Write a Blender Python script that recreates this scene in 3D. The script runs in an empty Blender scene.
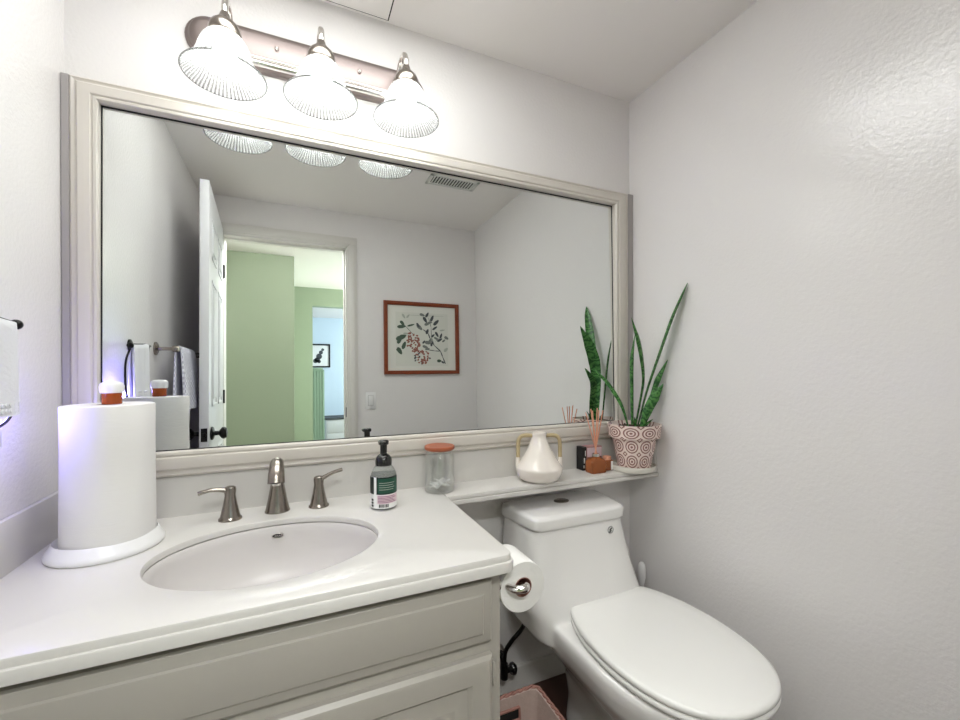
import bpy, bmesh, math, random
from mathutils import Vector, Matrix
random.seed(7)
PI = math.pi
scene = bpy.context.scene
COL = scene.collection

# ------------------------------------------------------------------ camera
cam_d = bpy.data.cameras.new('camera'); cam = bpy.data.objects.new('camera', cam_d); COL.objects.link(cam)
cam_d.sensor_width = 36.0; cam_d.sensor_fit = 'HORIZONTAL'; cam_d.lens = 36.0 * 418.67 / 960.0
cam_d.shift_y = 8.9 / 960.0; cam_d.clip_start = 0.02
yaw, pit, rol = 0.4164, -0.0036, -0.0021
_f = Vector((math.sin(yaw), math.cos(yaw), 0)); _r = Vector((math.cos(yaw), -math.sin(yaw), 0)); _u = Vector((0, 0, 1))
_f2 = _f * math.cos(pit) + _u * math.sin(pit); _u2 = -_f * math.sin(pit) + _u * math.cos(pit)
_r3 = _r * math.cos(rol) + _u2 * math.sin(rol); _u3 = -_r * math.sin(rol) + _u2 * math.cos(rol)
mw = Matrix((( _r3.x, _u3.x, -_f2.x, 0.5114), (_r3.y, _u3.y, -_f2.y, -1.3435), (_r3.z, _u3.z, -_f2.z, 1.1698), (0, 0, 0, 1)))
cam.matrix_world = mw
scene.camera = cam

# ------------------------------------------------------------------ world, lights, exposure
wd = bpy.data.worlds.new('world'); scene.world = wd; wd.use_nodes = True
wd.node_tree.nodes['Background'].inputs[0].default_value = (0.9, 0.95, 1, 1)
wd.node_tree.nodes['Background'].inputs[1].default_value = 0.3
scene.view_settings.view_transform = 'Standard'; scene.view_settings.look = 'None'
scene.view_settings.exposure = 2.1; scene.view_settings.gamma = 1.0
scene.view_settings.use_curve_mapping = False
scene.cycles.use_denoising = True
scene.cycles.max_bounces = 12; scene.cycles.diffuse_bounces = 7; scene.cycles.glossy_bounces = 6
scene.cycles.transmission_bounces = 10; scene.cycles.transparent_max_bounces = 12
scene.cycles.sample_clamp_indirect = 10.0
scene.cycles.caustics_refractive = False

BULB_STRENGTH = 11.5
def area(name, loc, rot, sx, sy, power, color=(1, 1, 1)):
    d = bpy.data.lights.new(name, 'AREA'); d.shape = 'RECTANGLE'; d.size = sx; d.size_y = sy
    d.energy = power; d.color = color
    o = bpy.data.objects.new(name, d); COL.objects.link(o); o.location = loc; o.rotation_euler = rot
    return o
area('hall_ceiling_fill', (-0.75, -2.25, 2.24), (0, 0, 0), 0.5, 0.5, 1.6, (1.0, 0.98, 0.95))  # added fill for the hall, no ceiling fitting is seen there
area('room_ceiling_fill', (0.62, -0.50, 2.262), (0, 0, 0), 0.75, 0.5, 2.2, (0.98, 1.0, 0.985))  # added unseen fill over the vanity, evens out the bulb light
area('hall_door_fill', (0.55, -1.93, 2.22), (math.radians(48), 0, 0), 0.6, 0.2, 8.0, (0.98, 1.0, 0.985))  # added fill hidden behind the door head, lifts counter, toilet and cabinet front
area('hall_daylight_fill', (2.1, -3.45, 1.4), (0, PI / 2, 0), 1.6, 1.0, 14, (0.93, 1.0, 0.96))  # added side light, stands in for unseen daylight in the hall
area('far_room_daylight_fill', (2.6, -5.3, 1.5), (0, PI / 2, 0), 1.6, 1.6, 16, (0.85, 0.93, 1.0))  # added bluish fill in place of daylight, no window modelled
# plug-in night light on the left wall, its blue glow
nl = bpy.data.lights.new('night_light_glow', 'POINT'); nl.energy = 0.22; nl.color = (0.32, 0.27, 1.0); nl.shadow_soft_size = 0.015
nlo = bpy.data.objects.new('night_light_glow', nl); COL.objects.link(nlo); nlo.location = (0.022, -0.305, 1.098)

# ------------------------------------------------------------------ materials
def lin(c):
    return tuple((x / 12.92 if x <= 0.04045 else ((x + 0.055) / 1.055) ** 2.4) for x in [v / 255.0 for v in c]) + (1,)
def mat(name, col, rough=0.5, metal=0.0, bump=0.0, bscale=200.0, var=0.0, vscale=8.0, trans=0.0, ior=1.45, coat=0.0, spec=0.5, emit=None, estr=0.0, detail=2.0, bdist=0.002):
    m = bpy.data.materials.new(name); m.use_nodes = True
    nt = m.node_tree; b = nt.nodes['Principled BSDF']
    c = lin(col)
    b.inputs['Base Color'].default_value = c
    b.inputs['Roughness'].default_value = rough; b.inputs['Metallic'].default_value = metal
    b.inputs['IOR'].default_value = ior
    b.inputs['Transmission Weight'].default_value = trans
    b.inputs['Coat Weight'].default_value = coat; b.inputs['Coat Roughness'].default_value = 0.05
    b.inputs['Specular IOR Level'].default_value = spec
    tc = nt.nodes.new('ShaderNodeTexCoord')
    if var > 0:
        n = nt.nodes.new('ShaderNodeTexNoise'); n.inputs['Scale'].default_value = vscale; n.inputs['Detail'].default_value = 4
        nt.links.new(tc.outputs['Object'], n.inputs['Vector'])
        mx = nt.nodes.new('ShaderNodeMix'); mx.data_type = 'RGBA'
        mx.inputs['A'].default_value = tuple(x * (1 - var) for x in c[:3]) + (1,)
        mx.inputs['B'].default_value = tuple(min(1, x * (1 + var)) for x in c[:3]) + (1,)
        nt.links.new(n.outputs['Fac'], mx.inputs['Factor']); nt.links.new(mx.outputs['Result'], b.inputs['Base Color'])
    if bump > 0:
        n = nt.nodes.new('ShaderNodeTexNoise'); n.inputs['Scale'].default_value = bscale; n.inputs['Detail'].default_value = detail
        nt.links.new(tc.outputs['Object'], n.inputs['Vector'])
        bp = nt.nodes.new('ShaderNodeBump'); bp.inputs['Strength'].default_value = bump; bp.inputs['Distance'].default_value = bdist
        nt.links.new(n.outputs['Fac'], bp.inputs['Height']); nt.links.new(bp.outputs['Normal'], b.inputs['Normal'])
    if emit:
        b.inputs['Emission Color'].default_value = lin(emit); b.inputs['Emission Strength'].default_value = estr
    return m

M = {}
M['wall'] = mat('wall_paint', (229, 226, 225), 0.20, bump=0.42, bscale=110, detail=3, var=0.01, spec=0.65)
M['ceil'] = mat('ceiling_paint', (238, 234, 231), 0.6, bump=0.15, bscale=60, detail=3)
M['greenwall'] = mat('hall_paint', (148, 160, 138), 0.6, bump=0.1, bscale=80)
M['bluewall'] = mat('far_room_paint', (205, 222, 235), 0.6, bump=0.1, bscale=80)
M['trim'] = mat('trim_paint', (216, 213, 208), 0.35)
M['doorpaint'] = mat('door_paint', (216, 216, 218), 0.3)
M['frame'] = mat('mirror_frame_paint', (212, 206, 198), 0.28)
M['filler'] = mat('mirror_filler_strip', (168, 163, 162), 0.5)
M['solid'] = mat('cultured_stone', (206, 203, 199), 0.28, coat=0.1)
M['porcelain'] = mat('porcelain', (228, 226, 224), 0.12, coat=0.6)
M['sink'] = mat('sink_porcelain', (208, 204, 202), 0.30, coat=0.0)
M['seat'] = mat('toilet_seat_plastic', (234, 233, 230), 0.22, coat=0.2)
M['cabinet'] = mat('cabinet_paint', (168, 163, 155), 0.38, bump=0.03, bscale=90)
M['nickel'] = mat('brushed_nickel', (150, 142, 134), 0.24, metal=1.0, bump=0.08, bscale=400)
M['plate'] = mat('satin_nickel_plate', (142, 131, 128), 0.42, metal=1.0)
M['chrome'] = mat('chrome', (225, 222, 218), 0.06, metal=1.0)
M['black'] = mat('black_metal', (30, 29, 28), 0.35, metal=0.6)
M['blackplastic'] = mat('black_plastic', (14, 14, 15), 0.18, coat=0.4)
M['wood_lid'] = mat('orange_wood', (160, 86, 56), 0.4, var=0.25, vscale=30)
M['tissue'] = mat('tissue_paper', (228, 226, 223), 0.9, bump=0.5, bscale=45, detail=4, bdist=0.004)
M['whiteplastic'] = mat('white_plastic', (232, 231, 231), 0.3)
M['amber'] = mat('amber_plastic', (176, 84, 36), 0.12, trans=0.35, ior=1.3)
M['amberglass'] = mat('amber_liquid', (208, 124, 74), 0.08, trans=0.6, ior=1.35)
M['soapclear'] = mat('clear_bottle', (214, 218, 214), 0.08, trans=0.75, ior=1.2)
M['soapliquid'] = mat('bottle_liquid', (120, 132, 126), 0.15, trans=0.3)
M['green_label'] = mat('green_label', (22, 72, 54), 0.4)
M['darkgreen'] = mat('dark_label_edge', (14, 30, 26), 0.4)
M['pink_label'] = mat('pink_label', (226, 204, 212), 0.4)
M['mauve'] = mat('mauve_print', (150, 108, 128), 0.5)
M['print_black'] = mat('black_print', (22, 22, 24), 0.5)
M['print_white'] = mat('white_print', (238, 238, 236), 0.5)
M['vase'] = mat('vase_glaze', (232, 224, 216), 0.22, coat=0.4)
M['vase_base'] = mat('vase_lower_glaze', (214, 200, 188), 0.3, coat=0.3)
M['cane'] = mat('cane_handle', (176, 158, 122), 0.5, var=0.15, vscale=60)
M['reed'] = mat('reed_stick', (222, 160, 132), 0.6, var=0.1, vscale=40)
M['soil'] = mat('soil', (64, 44, 36), 0.95, bump=0.9, bscale=120, var=0.4, vscale=90, bdist=0.01)
M['saucer'] = mat('saucer_ceramic', (228, 224, 214), 0.25)
M['darkwood'] = mat('dark_floor', (74, 50, 42), 0.35, var=0.3, vscale=7)
M['hallfloor'] = mat('hall_carpet', (168, 160, 140), 0.95, bump=0.4, bscale=300)
M['basket'] = mat('basket_weave', (150, 108, 98), 0.7, var=0.25, vscale=60)
M['liner'] = mat('basket_panel', (176, 156, 148), 0.7, bump=0.6, bscale=120, var=0.1, vscale=60)
M['framewood'] = mat('redwood_frame', (128, 58, 30), 0.35, var=0.25, vscale=40)
M['paper'] = mat('art_paper', (222, 222, 214), 0.7)
M['paper2'] = mat('art_sheet', (214, 215, 206), 0.7)
M['leaf_grey'] = mat('ink_grey', (120, 124, 120), 0.8)
M['leaf_dark'] = mat('ink_dark', (76, 80, 84), 0.8)
M['leaf_green'] = mat('ink_green', (74, 92, 78), 0.8)
M['leaf_pale'] = mat('ink_pale', (172, 178, 168), 0.8)
M['berry'] = mat('ink_red', (150, 98, 86), 0.8)
M['towel'] = mat('towel_cloth', (222, 222, 226), 0.95, bump=0.25, bscale=160, bdist=0.004)
M['greenpost'] = mat('green_slat_paint', (160, 185, 165), 0.6)
M['ventw'] = mat('vent_white', (214, 214, 210), 0.5)
M['ventdark'] = mat('vent_dark', (20, 20, 20), 0.8)
M['cotton'] = mat('white_paper_strips', (240, 240, 240), 0.8)
M['nightglow'] = mat('night_light_lens', (120, 110, 255), 0.4, emit=(120, 105, 255), estr=0.5)
M['greycard'] = mat('pink_grey_card', (176, 132, 130), 0.5)
M['bulb'] = mat('bulb_glass', (255, 250, 240), 0.4, emit=(250, 255, 250), estr=BULB_STRENGTH)

def mirror_mat():
    m = bpy.data.materials.new('silvered_glass'); m.use_nodes = True; nt = m.node_tree; nt.nodes.clear()
    o = nt.nodes.new('ShaderNodeOutputMaterial'); g = nt.nodes.new('ShaderNodeBsdfGlossy')
    g.inputs['Color'].default_value = (0.80, 0.825, 0.81, 1); g.inputs['Roughness'].default_value = 0.0
    nt.links.new(g.outputs[0], o.inputs[0]); return m
M['mirror'] = mirror_mat()
def glass_mat(name, col, rough=0.0, mixt=0.8):
    m = bpy.data.materials.new(name); m.use_nodes = True; nt = m.node_tree; nt.nodes.clear()
    o = nt.nodes.new('ShaderNodeOutputMaterial'); mx = nt.nodes.new('ShaderNodeMixShader')
    lw = nt.nodes.new('ShaderNodeLayerWeight'); lw.inputs['Blend'].default_value = 0.35
    t = nt.nodes.new('ShaderNodeBsdfTransparent'); t.inputs[0].default_value = col
    g = nt.nodes.new('ShaderNodeBsdfGlossy'); g.inputs['Roughness'].default_value = 0.03; g.inputs['Color'].default_value = (0.9, 0.9, 0.9, 1)
    cr = nt.nodes.new('ShaderNodeMapRange'); cr.inputs['To Min'].default_value = 0.06; cr.inputs['To Max'].default_value = mixt
    nt.links.new(lw.outputs['Facing'], cr.inputs['Value']); nt.links.new(cr.outputs[0], mx.inputs[0])
    nt.links.new(t.outputs[0], mx.inputs[1]); nt.links.new(g.outputs[0], mx.inputs[2]); nt.links.new(mx.outputs[0], o.inputs[0])
    return m
M['jarglass'] = glass_mat('jar_glass', (0.97, 0.98, 0.975, 1), mixt=0.5)
def shade_mat():
    m = bpy.data.materials.new('etched_shade_glass'); m.use_nodes = True; nt = m.node_tree; nt.nodes.clear()
    o = nt.nodes.new('ShaderNodeOutputMaterial')
    uv = nt.nodes.new('ShaderNodeUVMap')
    wv = nt.nodes.new('ShaderNodeTexWave'); wv.wave_type = 'BANDS'; wv.bands_direction = 'X'; wv.inputs['Scale'].default_value = 3.2; wv.inputs['Distortion'].default_value = 0.6
    nz = nt.nodes.new('ShaderNodeTexNoise'); nz.inputs['Scale'].default_value = 60
    nt.links.new(uv.outputs[0], wv.inputs['Vector'])
    bp = nt.nodes.new('ShaderNodeBump'); bp.inputs['Strength'].default_value = 0.9; bp.inputs['Distance'].default_value = 0.006
    ad = nt.nodes.new('ShaderNodeMath'); ad.operation = 'ADD'
    nt.links.new(wv.outputs['Fac'], ad.inputs[0]); nt.links.new(nz.outputs['Fac'], ad.inputs[1]); nt.links.new(ad.outputs[0], bp.inputs['Height'])
    tr = nt.nodes.new('ShaderNodeBsdfTranslucent'); tr.inputs[0].default_value = (0.9, 0.9, 0.9, 1)
    df = nt.nodes.new('ShaderNodeBsdfDiffuse'); df.inputs[0].default_value = (0.9, 0.9, 0.9, 1)
    gl = nt.nodes.new('ShaderNodeBsdfGlossy'); gl.inputs['Roughness'].default_value = 0.12; gl.inputs[0].default_value = (0.8, 0.8, 0.8, 1)
    ts = nt.nodes.new('ShaderNodeBsdfTransparent')
    cr = nt.nodes.new('ShaderNodeMix'); cr.data_type = 'RGBA'; cr.inputs['A'].default_value = (0.50, 0.50, 0.50, 1); cr.inputs['B'].default_value = (0.93, 0.93, 0.93, 1)
    nt.links.new(wv.outputs['Fac'], cr.inputs['Factor']); nt.links.new(cr.outputs['Result'], ts.inputs[0])
    lw = nt.nodes.new('ShaderNodeLayerWeight'); lw.inputs['Blend'].default_value = 0.25
    m1 = nt.nodes.new('ShaderNodeMixShader'); m1.inputs[0].default_value = 0.5
    m2 = nt.nodes.new('ShaderNodeMixShader')
    m3 = nt.nodes.new('ShaderNodeMixShader')
    mr = nt.nodes.new('ShaderNodeMapRange'); mr.inputs['To Min'].default_value = 0.05; mr.inputs['To Max'].default_value = 0.42
    nt.links.new(ad.outputs[0], mr.inputs['Value']); mr.inputs['From Max'].default_value = 2.0
    m2r = nt.nodes.new('ShaderNodeMapRange'); m2r.inputs['To Min'].default_value = 0.02; m2r.inputs['To Max'].default_value = 0.35
    nt.links.new(lw.outputs['Facing'], m2r.inputs['Value']); nt.links.new(m2r.outputs[0], m3.inputs[0])
    for nd in (tr, df, gl): nt.links.new(bp.outputs['Normal'], nd.inputs['Normal'])
    nt.links.new(tr.outputs[0], m1.inputs[1]); nt.links.new(df.outputs[0], m1.inputs[2])
    nt.links.new(mr.outputs[0], m2.inputs[0]); nt.links.new(ts.outputs[0], m2.inputs[1]); nt.links.new(m1.outputs[0], m2.inputs[2])
    nt.links.new(m2.outputs[0], m3.inputs[1]); nt.links.new(gl.outputs[0], m3.inputs[2])
    nt.links.new(m3.outputs[0], o.inputs[0]); return m
M['shade'] = shade_mat()
def math_node(nt, op, a, b=None):
    n = nt.nodes.new('ShaderNodeMath'); n.operation = op
    for i, v in enumerate((a, b)):
        if v is None: continue
        if isinstance(v, (int, float)): n.inputs[i].default_value = v
        else: nt.links.new(v, n.inputs[i])
    return n.outputs[0]
def pot_mat():
    m = mat('medallion_glaze', (200, 170, 160), 0.45); nt = m.node_tree; b = nt.nodes['Principled BSDF']
    uv = nt.nodes.new('ShaderNodeUVMap'); sp = nt.nodes.new('ShaderNodeSeparateXYZ'); nt.links.new(uv.outputs[0], sp.inputs[0])
    fx = math_node(nt, 'SUBTRACT', math_node(nt, 'FRACT', sp.outputs[0]), 0.5)
    fy = math_node(nt, 'SUBTRACT', math_node(nt, 'FRACT', sp.outputs[1]), 0.5)
    r = math_node(nt, 'SQRT', math_node(nt, 'ADD', math_node(nt, 'POWER', math_node(nt, 'ABSOLUTE', fx), 2.0), math_node(nt, 'POWER', math_node(nt, 'ABSOLUTE', fy), 2.0)))
    s = math_node(nt, 'SINE', math_node(nt, 'MULTIPLY', r, 36.0))
    g = math_node(nt, 'GREATER_THAN', s, 0.05)
    ins = math_node(nt, 'LESS_THAN', r, 0.46)
    # corner diamonds
    d = math_node(nt, 'ADD', math_node(nt, 'ABSOLUTE', fx), math_node(nt, 'ABSOLUTE', fy))
    cd = math_node(nt, 'LESS_THAN', math_node(nt, 'ABSOLUTE', math_node(nt, 'SUBTRACT', d, 0.86)), 0.05)
    v = math_node(nt, 'MAXIMUM', math_node(nt, 'MULTIPLY', g, ins), cd)
    mx = nt.nodes.new('ShaderNodeMix'); mx.data_type = 'RGBA'
    mx.inputs['A'].default_value = lin((232, 214, 206)); mx.inputs['B'].default_value = lin((140, 98, 92))
    nt.links.new(v, mx.inputs['Factor']); nt.links.new(mx.outputs['Result'], b.inputs['Base Color'])
    return m
M['pot'] = pot_mat()
def snake_mat():
    m = mat('snake_leaf', (40, 100, 40), 0.35); nt = m.node_tree; b = nt.nodes['Principled BSDF']
    uv = nt.nodes.new('ShaderNodeUVMap')
    wv = nt.nodes.new('ShaderNodeTexWave'); wv.bands_direction = 'Y'; wv.inputs['Scale'].default_value = 1.7; wv.inputs['Distortion'].default_value = 13; wv.inputs['Detail'].default_value = 3; wv.inputs['Detail Scale'].default_value = 2
    nt.links.new(uv.outputs[0], wv.inputs['Vector'])
    cr = nt.nodes.new('ShaderNodeMix'); cr.data_type = 'RGBA'; cr.inputs['A'].default_value = lin((22, 78, 28)); cr.inputs['B'].default_value = lin((84, 142, 70))
    nt.links.new(wv.outputs['Fac'], cr.inputs['Factor']); nt.links.new(cr.outputs['Result'], b.inputs['Base Color'])
    return m
M['leaf'] = snake_mat()
def waffle_mat():
    m = mat('waffle_towel', (224, 224, 232), 0.95); nt = m.node_tree; b = nt.nodes['Principled BSDF']
    tc = nt.nodes.new('ShaderNodeTexCoord')
    ck = nt.nodes.new('ShaderNodeTexChecker'); ck.inputs['Scale'].default_value = 90
    ck.inputs['Color1'].default_value = lin((232, 232, 240)); ck.inputs['Color2'].default_value = lin((196, 196, 208))
    nt.links.new(tc.outputs['Object'], ck.inputs['Vector']); nt.links.new(ck.outputs[0], b.inputs['Base Color']); return m
M['waffle'] = waffle_mat()
def quilt_mat():
    m = mat('quilted_paper', (228, 226, 224), 0.9); nt = m.node_tree; b = nt.nodes['Principled BSDF']
    tc = nt.nodes.new('ShaderNodeTexCoord'); mp = nt.nodes.new('ShaderNodeMapping'); mp.inputs['Scale'].default_value = (1, 1, 3.2)
    wv = nt.nodes.new('ShaderNodeTexNoise'); wv.inputs['Scale'].default_value = 22; wv.inputs['Detail'].default_value = 3; wv.inputs['Distortion'].default_value = 1.5
    nt.links.new(tc.outputs['Object'], mp.inputs[0]); nt.links.new(mp.outputs[0], wv.inputs['Vector'])
    bp = nt.nodes.new('ShaderNodeBump'); bp.inputs['Strength'].default_value = 0.16; bp.inputs['Distance'].default_value = 0.005
    nt.links.new(wv.outputs['Fac'], bp.inputs['Height']); nt.links.new(bp.outputs[0], b.inputs['Normal']); return m
M['quilt'] = quilt_mat()

# ------------------------------------------------------------------ mesh helpers
ORG = {}
def world_of(p):
    return ORG.get(p.name, Vector((0, 0, 0))) if p else Vector((0, 0, 0))
def thing(name, label, cat, loc=(0, 0, 0), group=None):
    o = bpy.data.objects.new(name, None); COL.objects.link(o); o.location = loc; o.empty_display_size = 0.05
    o['label'] = label; o['category'] = cat
    if group: o['group'] = group
    ORG[o.name] = Vector(loc); return o
def obj(name, bm, m, parent=None, smooth=None, label=None, org=None, mods=None):
    """links bm (world coordinates) as one mesh object; smooth = auto-smooth angle in degrees"""
    po = world_of(parent); og = Vector(org) if org is not None else po
    bmesh.ops.translate(bm, verts=bm.verts, vec=-og)
    bmesh.ops.recalc_face_normals(bm, faces=bm.faces)
    me = bpy.data.meshes.new(name)
    if smooth is not None:
        a = math.radians(smooth)
        for f in bm.faces: f.smooth = True
        for e in bm.edges:
            if len(e.link_faces) == 2 and e.calc_face_angle(0) > a: e.smooth = False
    bm.to_mesh(me); bm.free()
    for mm in (m if isinstance(m, (list, tuple)) else [m]): me.materials.append(mm)
    o = bpy.data.objects.new(name, me); COL.objects.link(o)
    if parent: o.parent = parent
    o.location = og - po; ORG[o.name] = og
    if label: o['label'] = label
    return o
def tag(o, label, cat, group=None):
    o['label'] = label; o['category'] = cat
    if group: o['group'] = group
    return o
def struct(name, bm, m, parent=None, smooth=None):
    o = obj(name, bm, m, parent, smooth)
    if not parent: o['kind'] = 'structure'
    return o
def box(bm, x0, x1, y0, y1, z0, z1, bev=0.0, seg=2, mi=0):
    vs = [bm.verts.new((x, y, z)) for x in (x0, x1) for y in (y0, y1) for z in (z0, z1)]
    idx = [(0, 1, 3, 2), (4, 6, 7, 5), (0, 4, 5, 1), (2, 3, 7, 6), (0, 2, 6, 4), (1, 5, 7, 3)]
    fs = [bm.faces.new([vs[i] for i in t]) for t in idx]
    for f in fs: f.material_index = mi
    if bev > 0:
        es = list({e for f in fs for e in f.edges})
        bmesh.ops.bevel(bm, geom=es, offset=bev, segments=seg, profile=0.5, affect='EDGES')
    return bm
def B(*a, **k):
    return box(bmesh.new(), *a, **k)
def loft(bm, rings, cap0=True, cap1=True, closed=True, uvs=None, mi=0):
    vr = [[bm.verts.new(p) for p in r] for r in rings]
    n = len(vr[0]); lay = bm.loops.layers.uv.verify() if uvs else None
    for i in range(len(vr) - 1):
        for j in range(n if closed else n - 1):
            k = (j + 1) % n
            f = bm.faces.new((vr[i][j], vr[i][k], vr[i + 1][k], vr[i + 1][j])); f.material_index = mi
            if uvs:
                us, v0, v1 = uvs[0], uvs[1][i], uvs[1][i + 1]
                for lp, (a, v) in zip(f.loops, ((j, v0), (j + 1, v0), (j + 1, v1), (j, v1))): lp[lay].uv = (a / n * us, v)
    if cap0 and closed: bm.faces.new(vr[0]).material_index = mi
    if cap1 and closed: bm.faces.new(list(reversed(vr[-1]))).material_index = mi
    return bm
def lathe(prof, c=(0, 0, 0), n=40, bm=None, axis='z', uvs=None, cap0=True, cap1=True, mi=0):
    """prof: list of (radius, height); axis z up, or 'y' (height along +y), or 'x'"""
    bm = bm or bmesh.new(); rings = []
    for r, h in prof:
        ring = []
        for i in range(n):
            t = 2 * PI * i / n; a, b = max(r, 1e-4) * math.cos(t), max(r, 1e-4) * math.sin(t)
            p = (a, b, h) if axis == 'z' else ((a, h, b) if axis == 'y' else (h, a, b))
            ring.append((p[0] + c[0], p[1] + c[1], p[2] + c[2]))
        rings.append(ring)
    return loft(bm, rings, cap0, cap1, True, uvs, mi)
def smooth_path(pts, sub=6):
    P = [Vector(p) for p in pts]; out = []
    for i in range(len(P) - 1):
        p0 = P[max(i - 1, 0)]; p1 = P[i]; p2 = P[i + 1]; p3 = P[min(i + 2, len(P) - 1)]
        for s in range(sub):
            t = s / sub
            out.append(0.5 * ((2 * p1) + (-p0 + p2) * t + (2 * p0 - 5 * p1 + 4 * p2 - p3) * t * t + (-p0 + 3 * p1 - 3 * p2 + p3) * t ** 3))
    out.append(P[-1]); return out
def tube(pts, r, n=10, bm=None, sub=6, flat=1.0, up=None, mi=0):
    """r number or list per input point; flat squashes along the second axis"""
    bm = bm or bmesh.new(); S = smooth_path(pts, sub) if sub > 1 else [Vector(p) for p in pts]
    rr = r if isinstance(r, (list, tuple)) else [r] * len(pts)
    rings = []; prev = None
    for i, p in enumerate(S):
        d = (S[min(i + 1, len(S) - 1)] - S[max(i - 1, 0)]).normalized()
        if prev is None:
            u = Vector(up) if up else (Vector((0, 0, 1)) if abs(d.z) < 0.9 else Vector((1, 0, 0)))
        else: u = prev
        u = (u - d * u.dot(d)).normalized(); prev = u; v = d.cross(u)
        x = i / max(sub, 1) if sub > 1 else i
        a = min(int(x), len(rr) - 1); b = min(a + 1, len(rr) - 1); rad = rr[a] + (rr[b] - rr[a]) * (x - a)
        rings.append([p + u * (rad * flat * math.cos(2 * PI * k / n)) + v * (rad * math.sin(2 * PI * k / n)) for k in range(n)])
    return loft(bm, rings, mi=mi)
def extrude_profile(prof, x0, x1, axis='x', bm=None):
    """prof list of 2D (y,z) polygon extruded along x (or (x,z) along y)"""
    bm = bm or bmesh.new()
    R = []
    for s in (x0, x1):
        R.append([(s, a, b) if axis == 'x' else (a, s, b) for a, b in prof])
    return loft(bm, R)
def add_mod_smooth(o, levels=2):
    m = o.modifiers.new('subsurf', 'SUBSURF'); m.levels = levels; m.render_levels = levels

# ------------------------------------------------------------------ dimensions (metres)
W, H, D = 1.787, 2.2695, -1.617
CT = 0.78
DX0, DX1, DZ = 0.114, 0.846, 2.042     # door opening

# ------------------------------------------------------------------ room shell
struct('floor', B(-0.1, 2.0, D - 0.10, 0.1, -0.08, 0.0), M['darkwood'])
struct('ceiling', B(-0.1, 2.0, D - 0.10, 0.1, H, H + 0.08), M['ceil'])
struct('wall_mirror_side', B(-0.1, 2.0, 0.0, 0.1, 0, H), M['wall'])
struct('wall_left', B(-0.1, 0.0, D, 0.0, 0, H), M['wall'])
struct('wall_right', B(W, W + 0.1, D, 0.0, 0, H), M['wall'])
bm = bmesh.new()
box(bm, -1.6, DX0, D - 0.10, D, 0, H); box(bm, DX1, 2.3, D - 0.10, D, 0, H); box(bm, DX0, DX1, D - 0.10, D, DZ, H)
struct('wall_door_side', bm, M['wall'])
# hall and room beyond the door
struct('floor_hall', B(-1.6, 3.0, -6.7, D - 0.10, -0.08, 0.0), M['hallfloor'])
struct('ceiling_hall', B(-1.6, 3.0, -6.7, D - 0.10, H, H + 0.08), M['ceil'])
struct('wall_hall', B(-1.6, 0.52, -4.1, -2.81, 0, H, bev=0.004), M['greenwall'])
struct('wall_hall_left', B(-1.7, -1.6, -2.81, D - 0.1, 0, H), M['greenwall'])
bm = bmesh.new(); box(bm, 0.40, 0.725, -4.22, -4.1, 0, H); box(bm, 1.55, 3.0, -4.22, -4.1, 0, H); box(bm, 0.725, 1.55, -4.22, -4.1, 2.05, H)
struct('wall_hall_far', bm, M['greenwall'])
struct('wall_hall_right', B(2.3, 2.4, -4.1, D - 0.1, 0, H), M['greenwall'])
struct('wall_far_room', B(-0.6, 3.0, -6.7, -6.6, 0, H), M['bluewall'])
struct('wall_far_room_left', B(-0.7, -0.6, -6.6, -4.22, 0, H), M['bluewall'])
struct('wall_far_room_right', B(3.0, 3.1, -6.7, D - 0.1, 0, H), M['bluewall'])
# door casing
bm = bmesh.new()
cw = 0.061
def casing(bm, yb, s):
    # stepped casing around the opening; s=+1 room side, -1 hall side
    for (a, b, t) in ((0.0, cw, 0.012), (0.012, cw - 0.012, 0.017)):
        ya, yc = (yb, yb + t) if s > 0 else (yb - t, yb)
        box(bm, DX0 - b, DX0 - a, ya, yc, 0, DZ + a, bev=0.002)
        box(bm, DX1 + a, DX1 + b, ya, yc, 0, DZ + a, bev=0.002)
        box(bm, DX0 - b, DX1 + b, ya, yc, DZ + a, DZ + b, bev=0.002)
casing(bm, D, 1); casing(bm, D - 0.10, -1)
box(bm, DX0 - 0.001, DX0 + 0.012, D - 0.105, D + 0.004, 0, DZ); box(bm, DX1 - 0.012, DX1 + 0.001, D - 0.105, D + 0.004, 0, DZ)
box(bm, DX0, DX1, D - 0.105, D + 0.004, DZ - 0.012, DZ + 0.001)
box(bm, DX1 - 0.022, DX1 - 0.012, D - 0.075, D - 0.04, 0, DZ - 0.012); box(bm, DX0 + 0.012, DX1 - 0.012, D - 0.075, D - 0.04, DZ - 0.024, DZ - 0.012)
trim1 = struct('trim_1', bm, M['trim'], smooth=30)
obj('strike_plate', B(DX1 - 0.0135, DX1 - 0.011, D - 0.035, D + 0.001, 0.89, 0.955), M['black'], trim1)
# baseboards
struct('baseboard_mirror_side', B(0.925, W, -0.014, 0.0, 0, 0.085, bev=0.004), M['trim'])
struct('baseboard_right', B(W - 0.014, W, D + 0.0, -0.015, 0, 0.085, bev=0.004), M['trim'])
bm = bmesh.new(); box(bm, DX1 + cw + 0.001, W - 0.015, D, D + 0.014, 0, 0.085, bev=0.004)
struct('baseboard_door_side', bm, M['trim'])
struct('baseboard_left', B(0, 0.014, D + 0.001, -0.60, 0, 0.085, bev=0.004), M['trim'])
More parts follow.
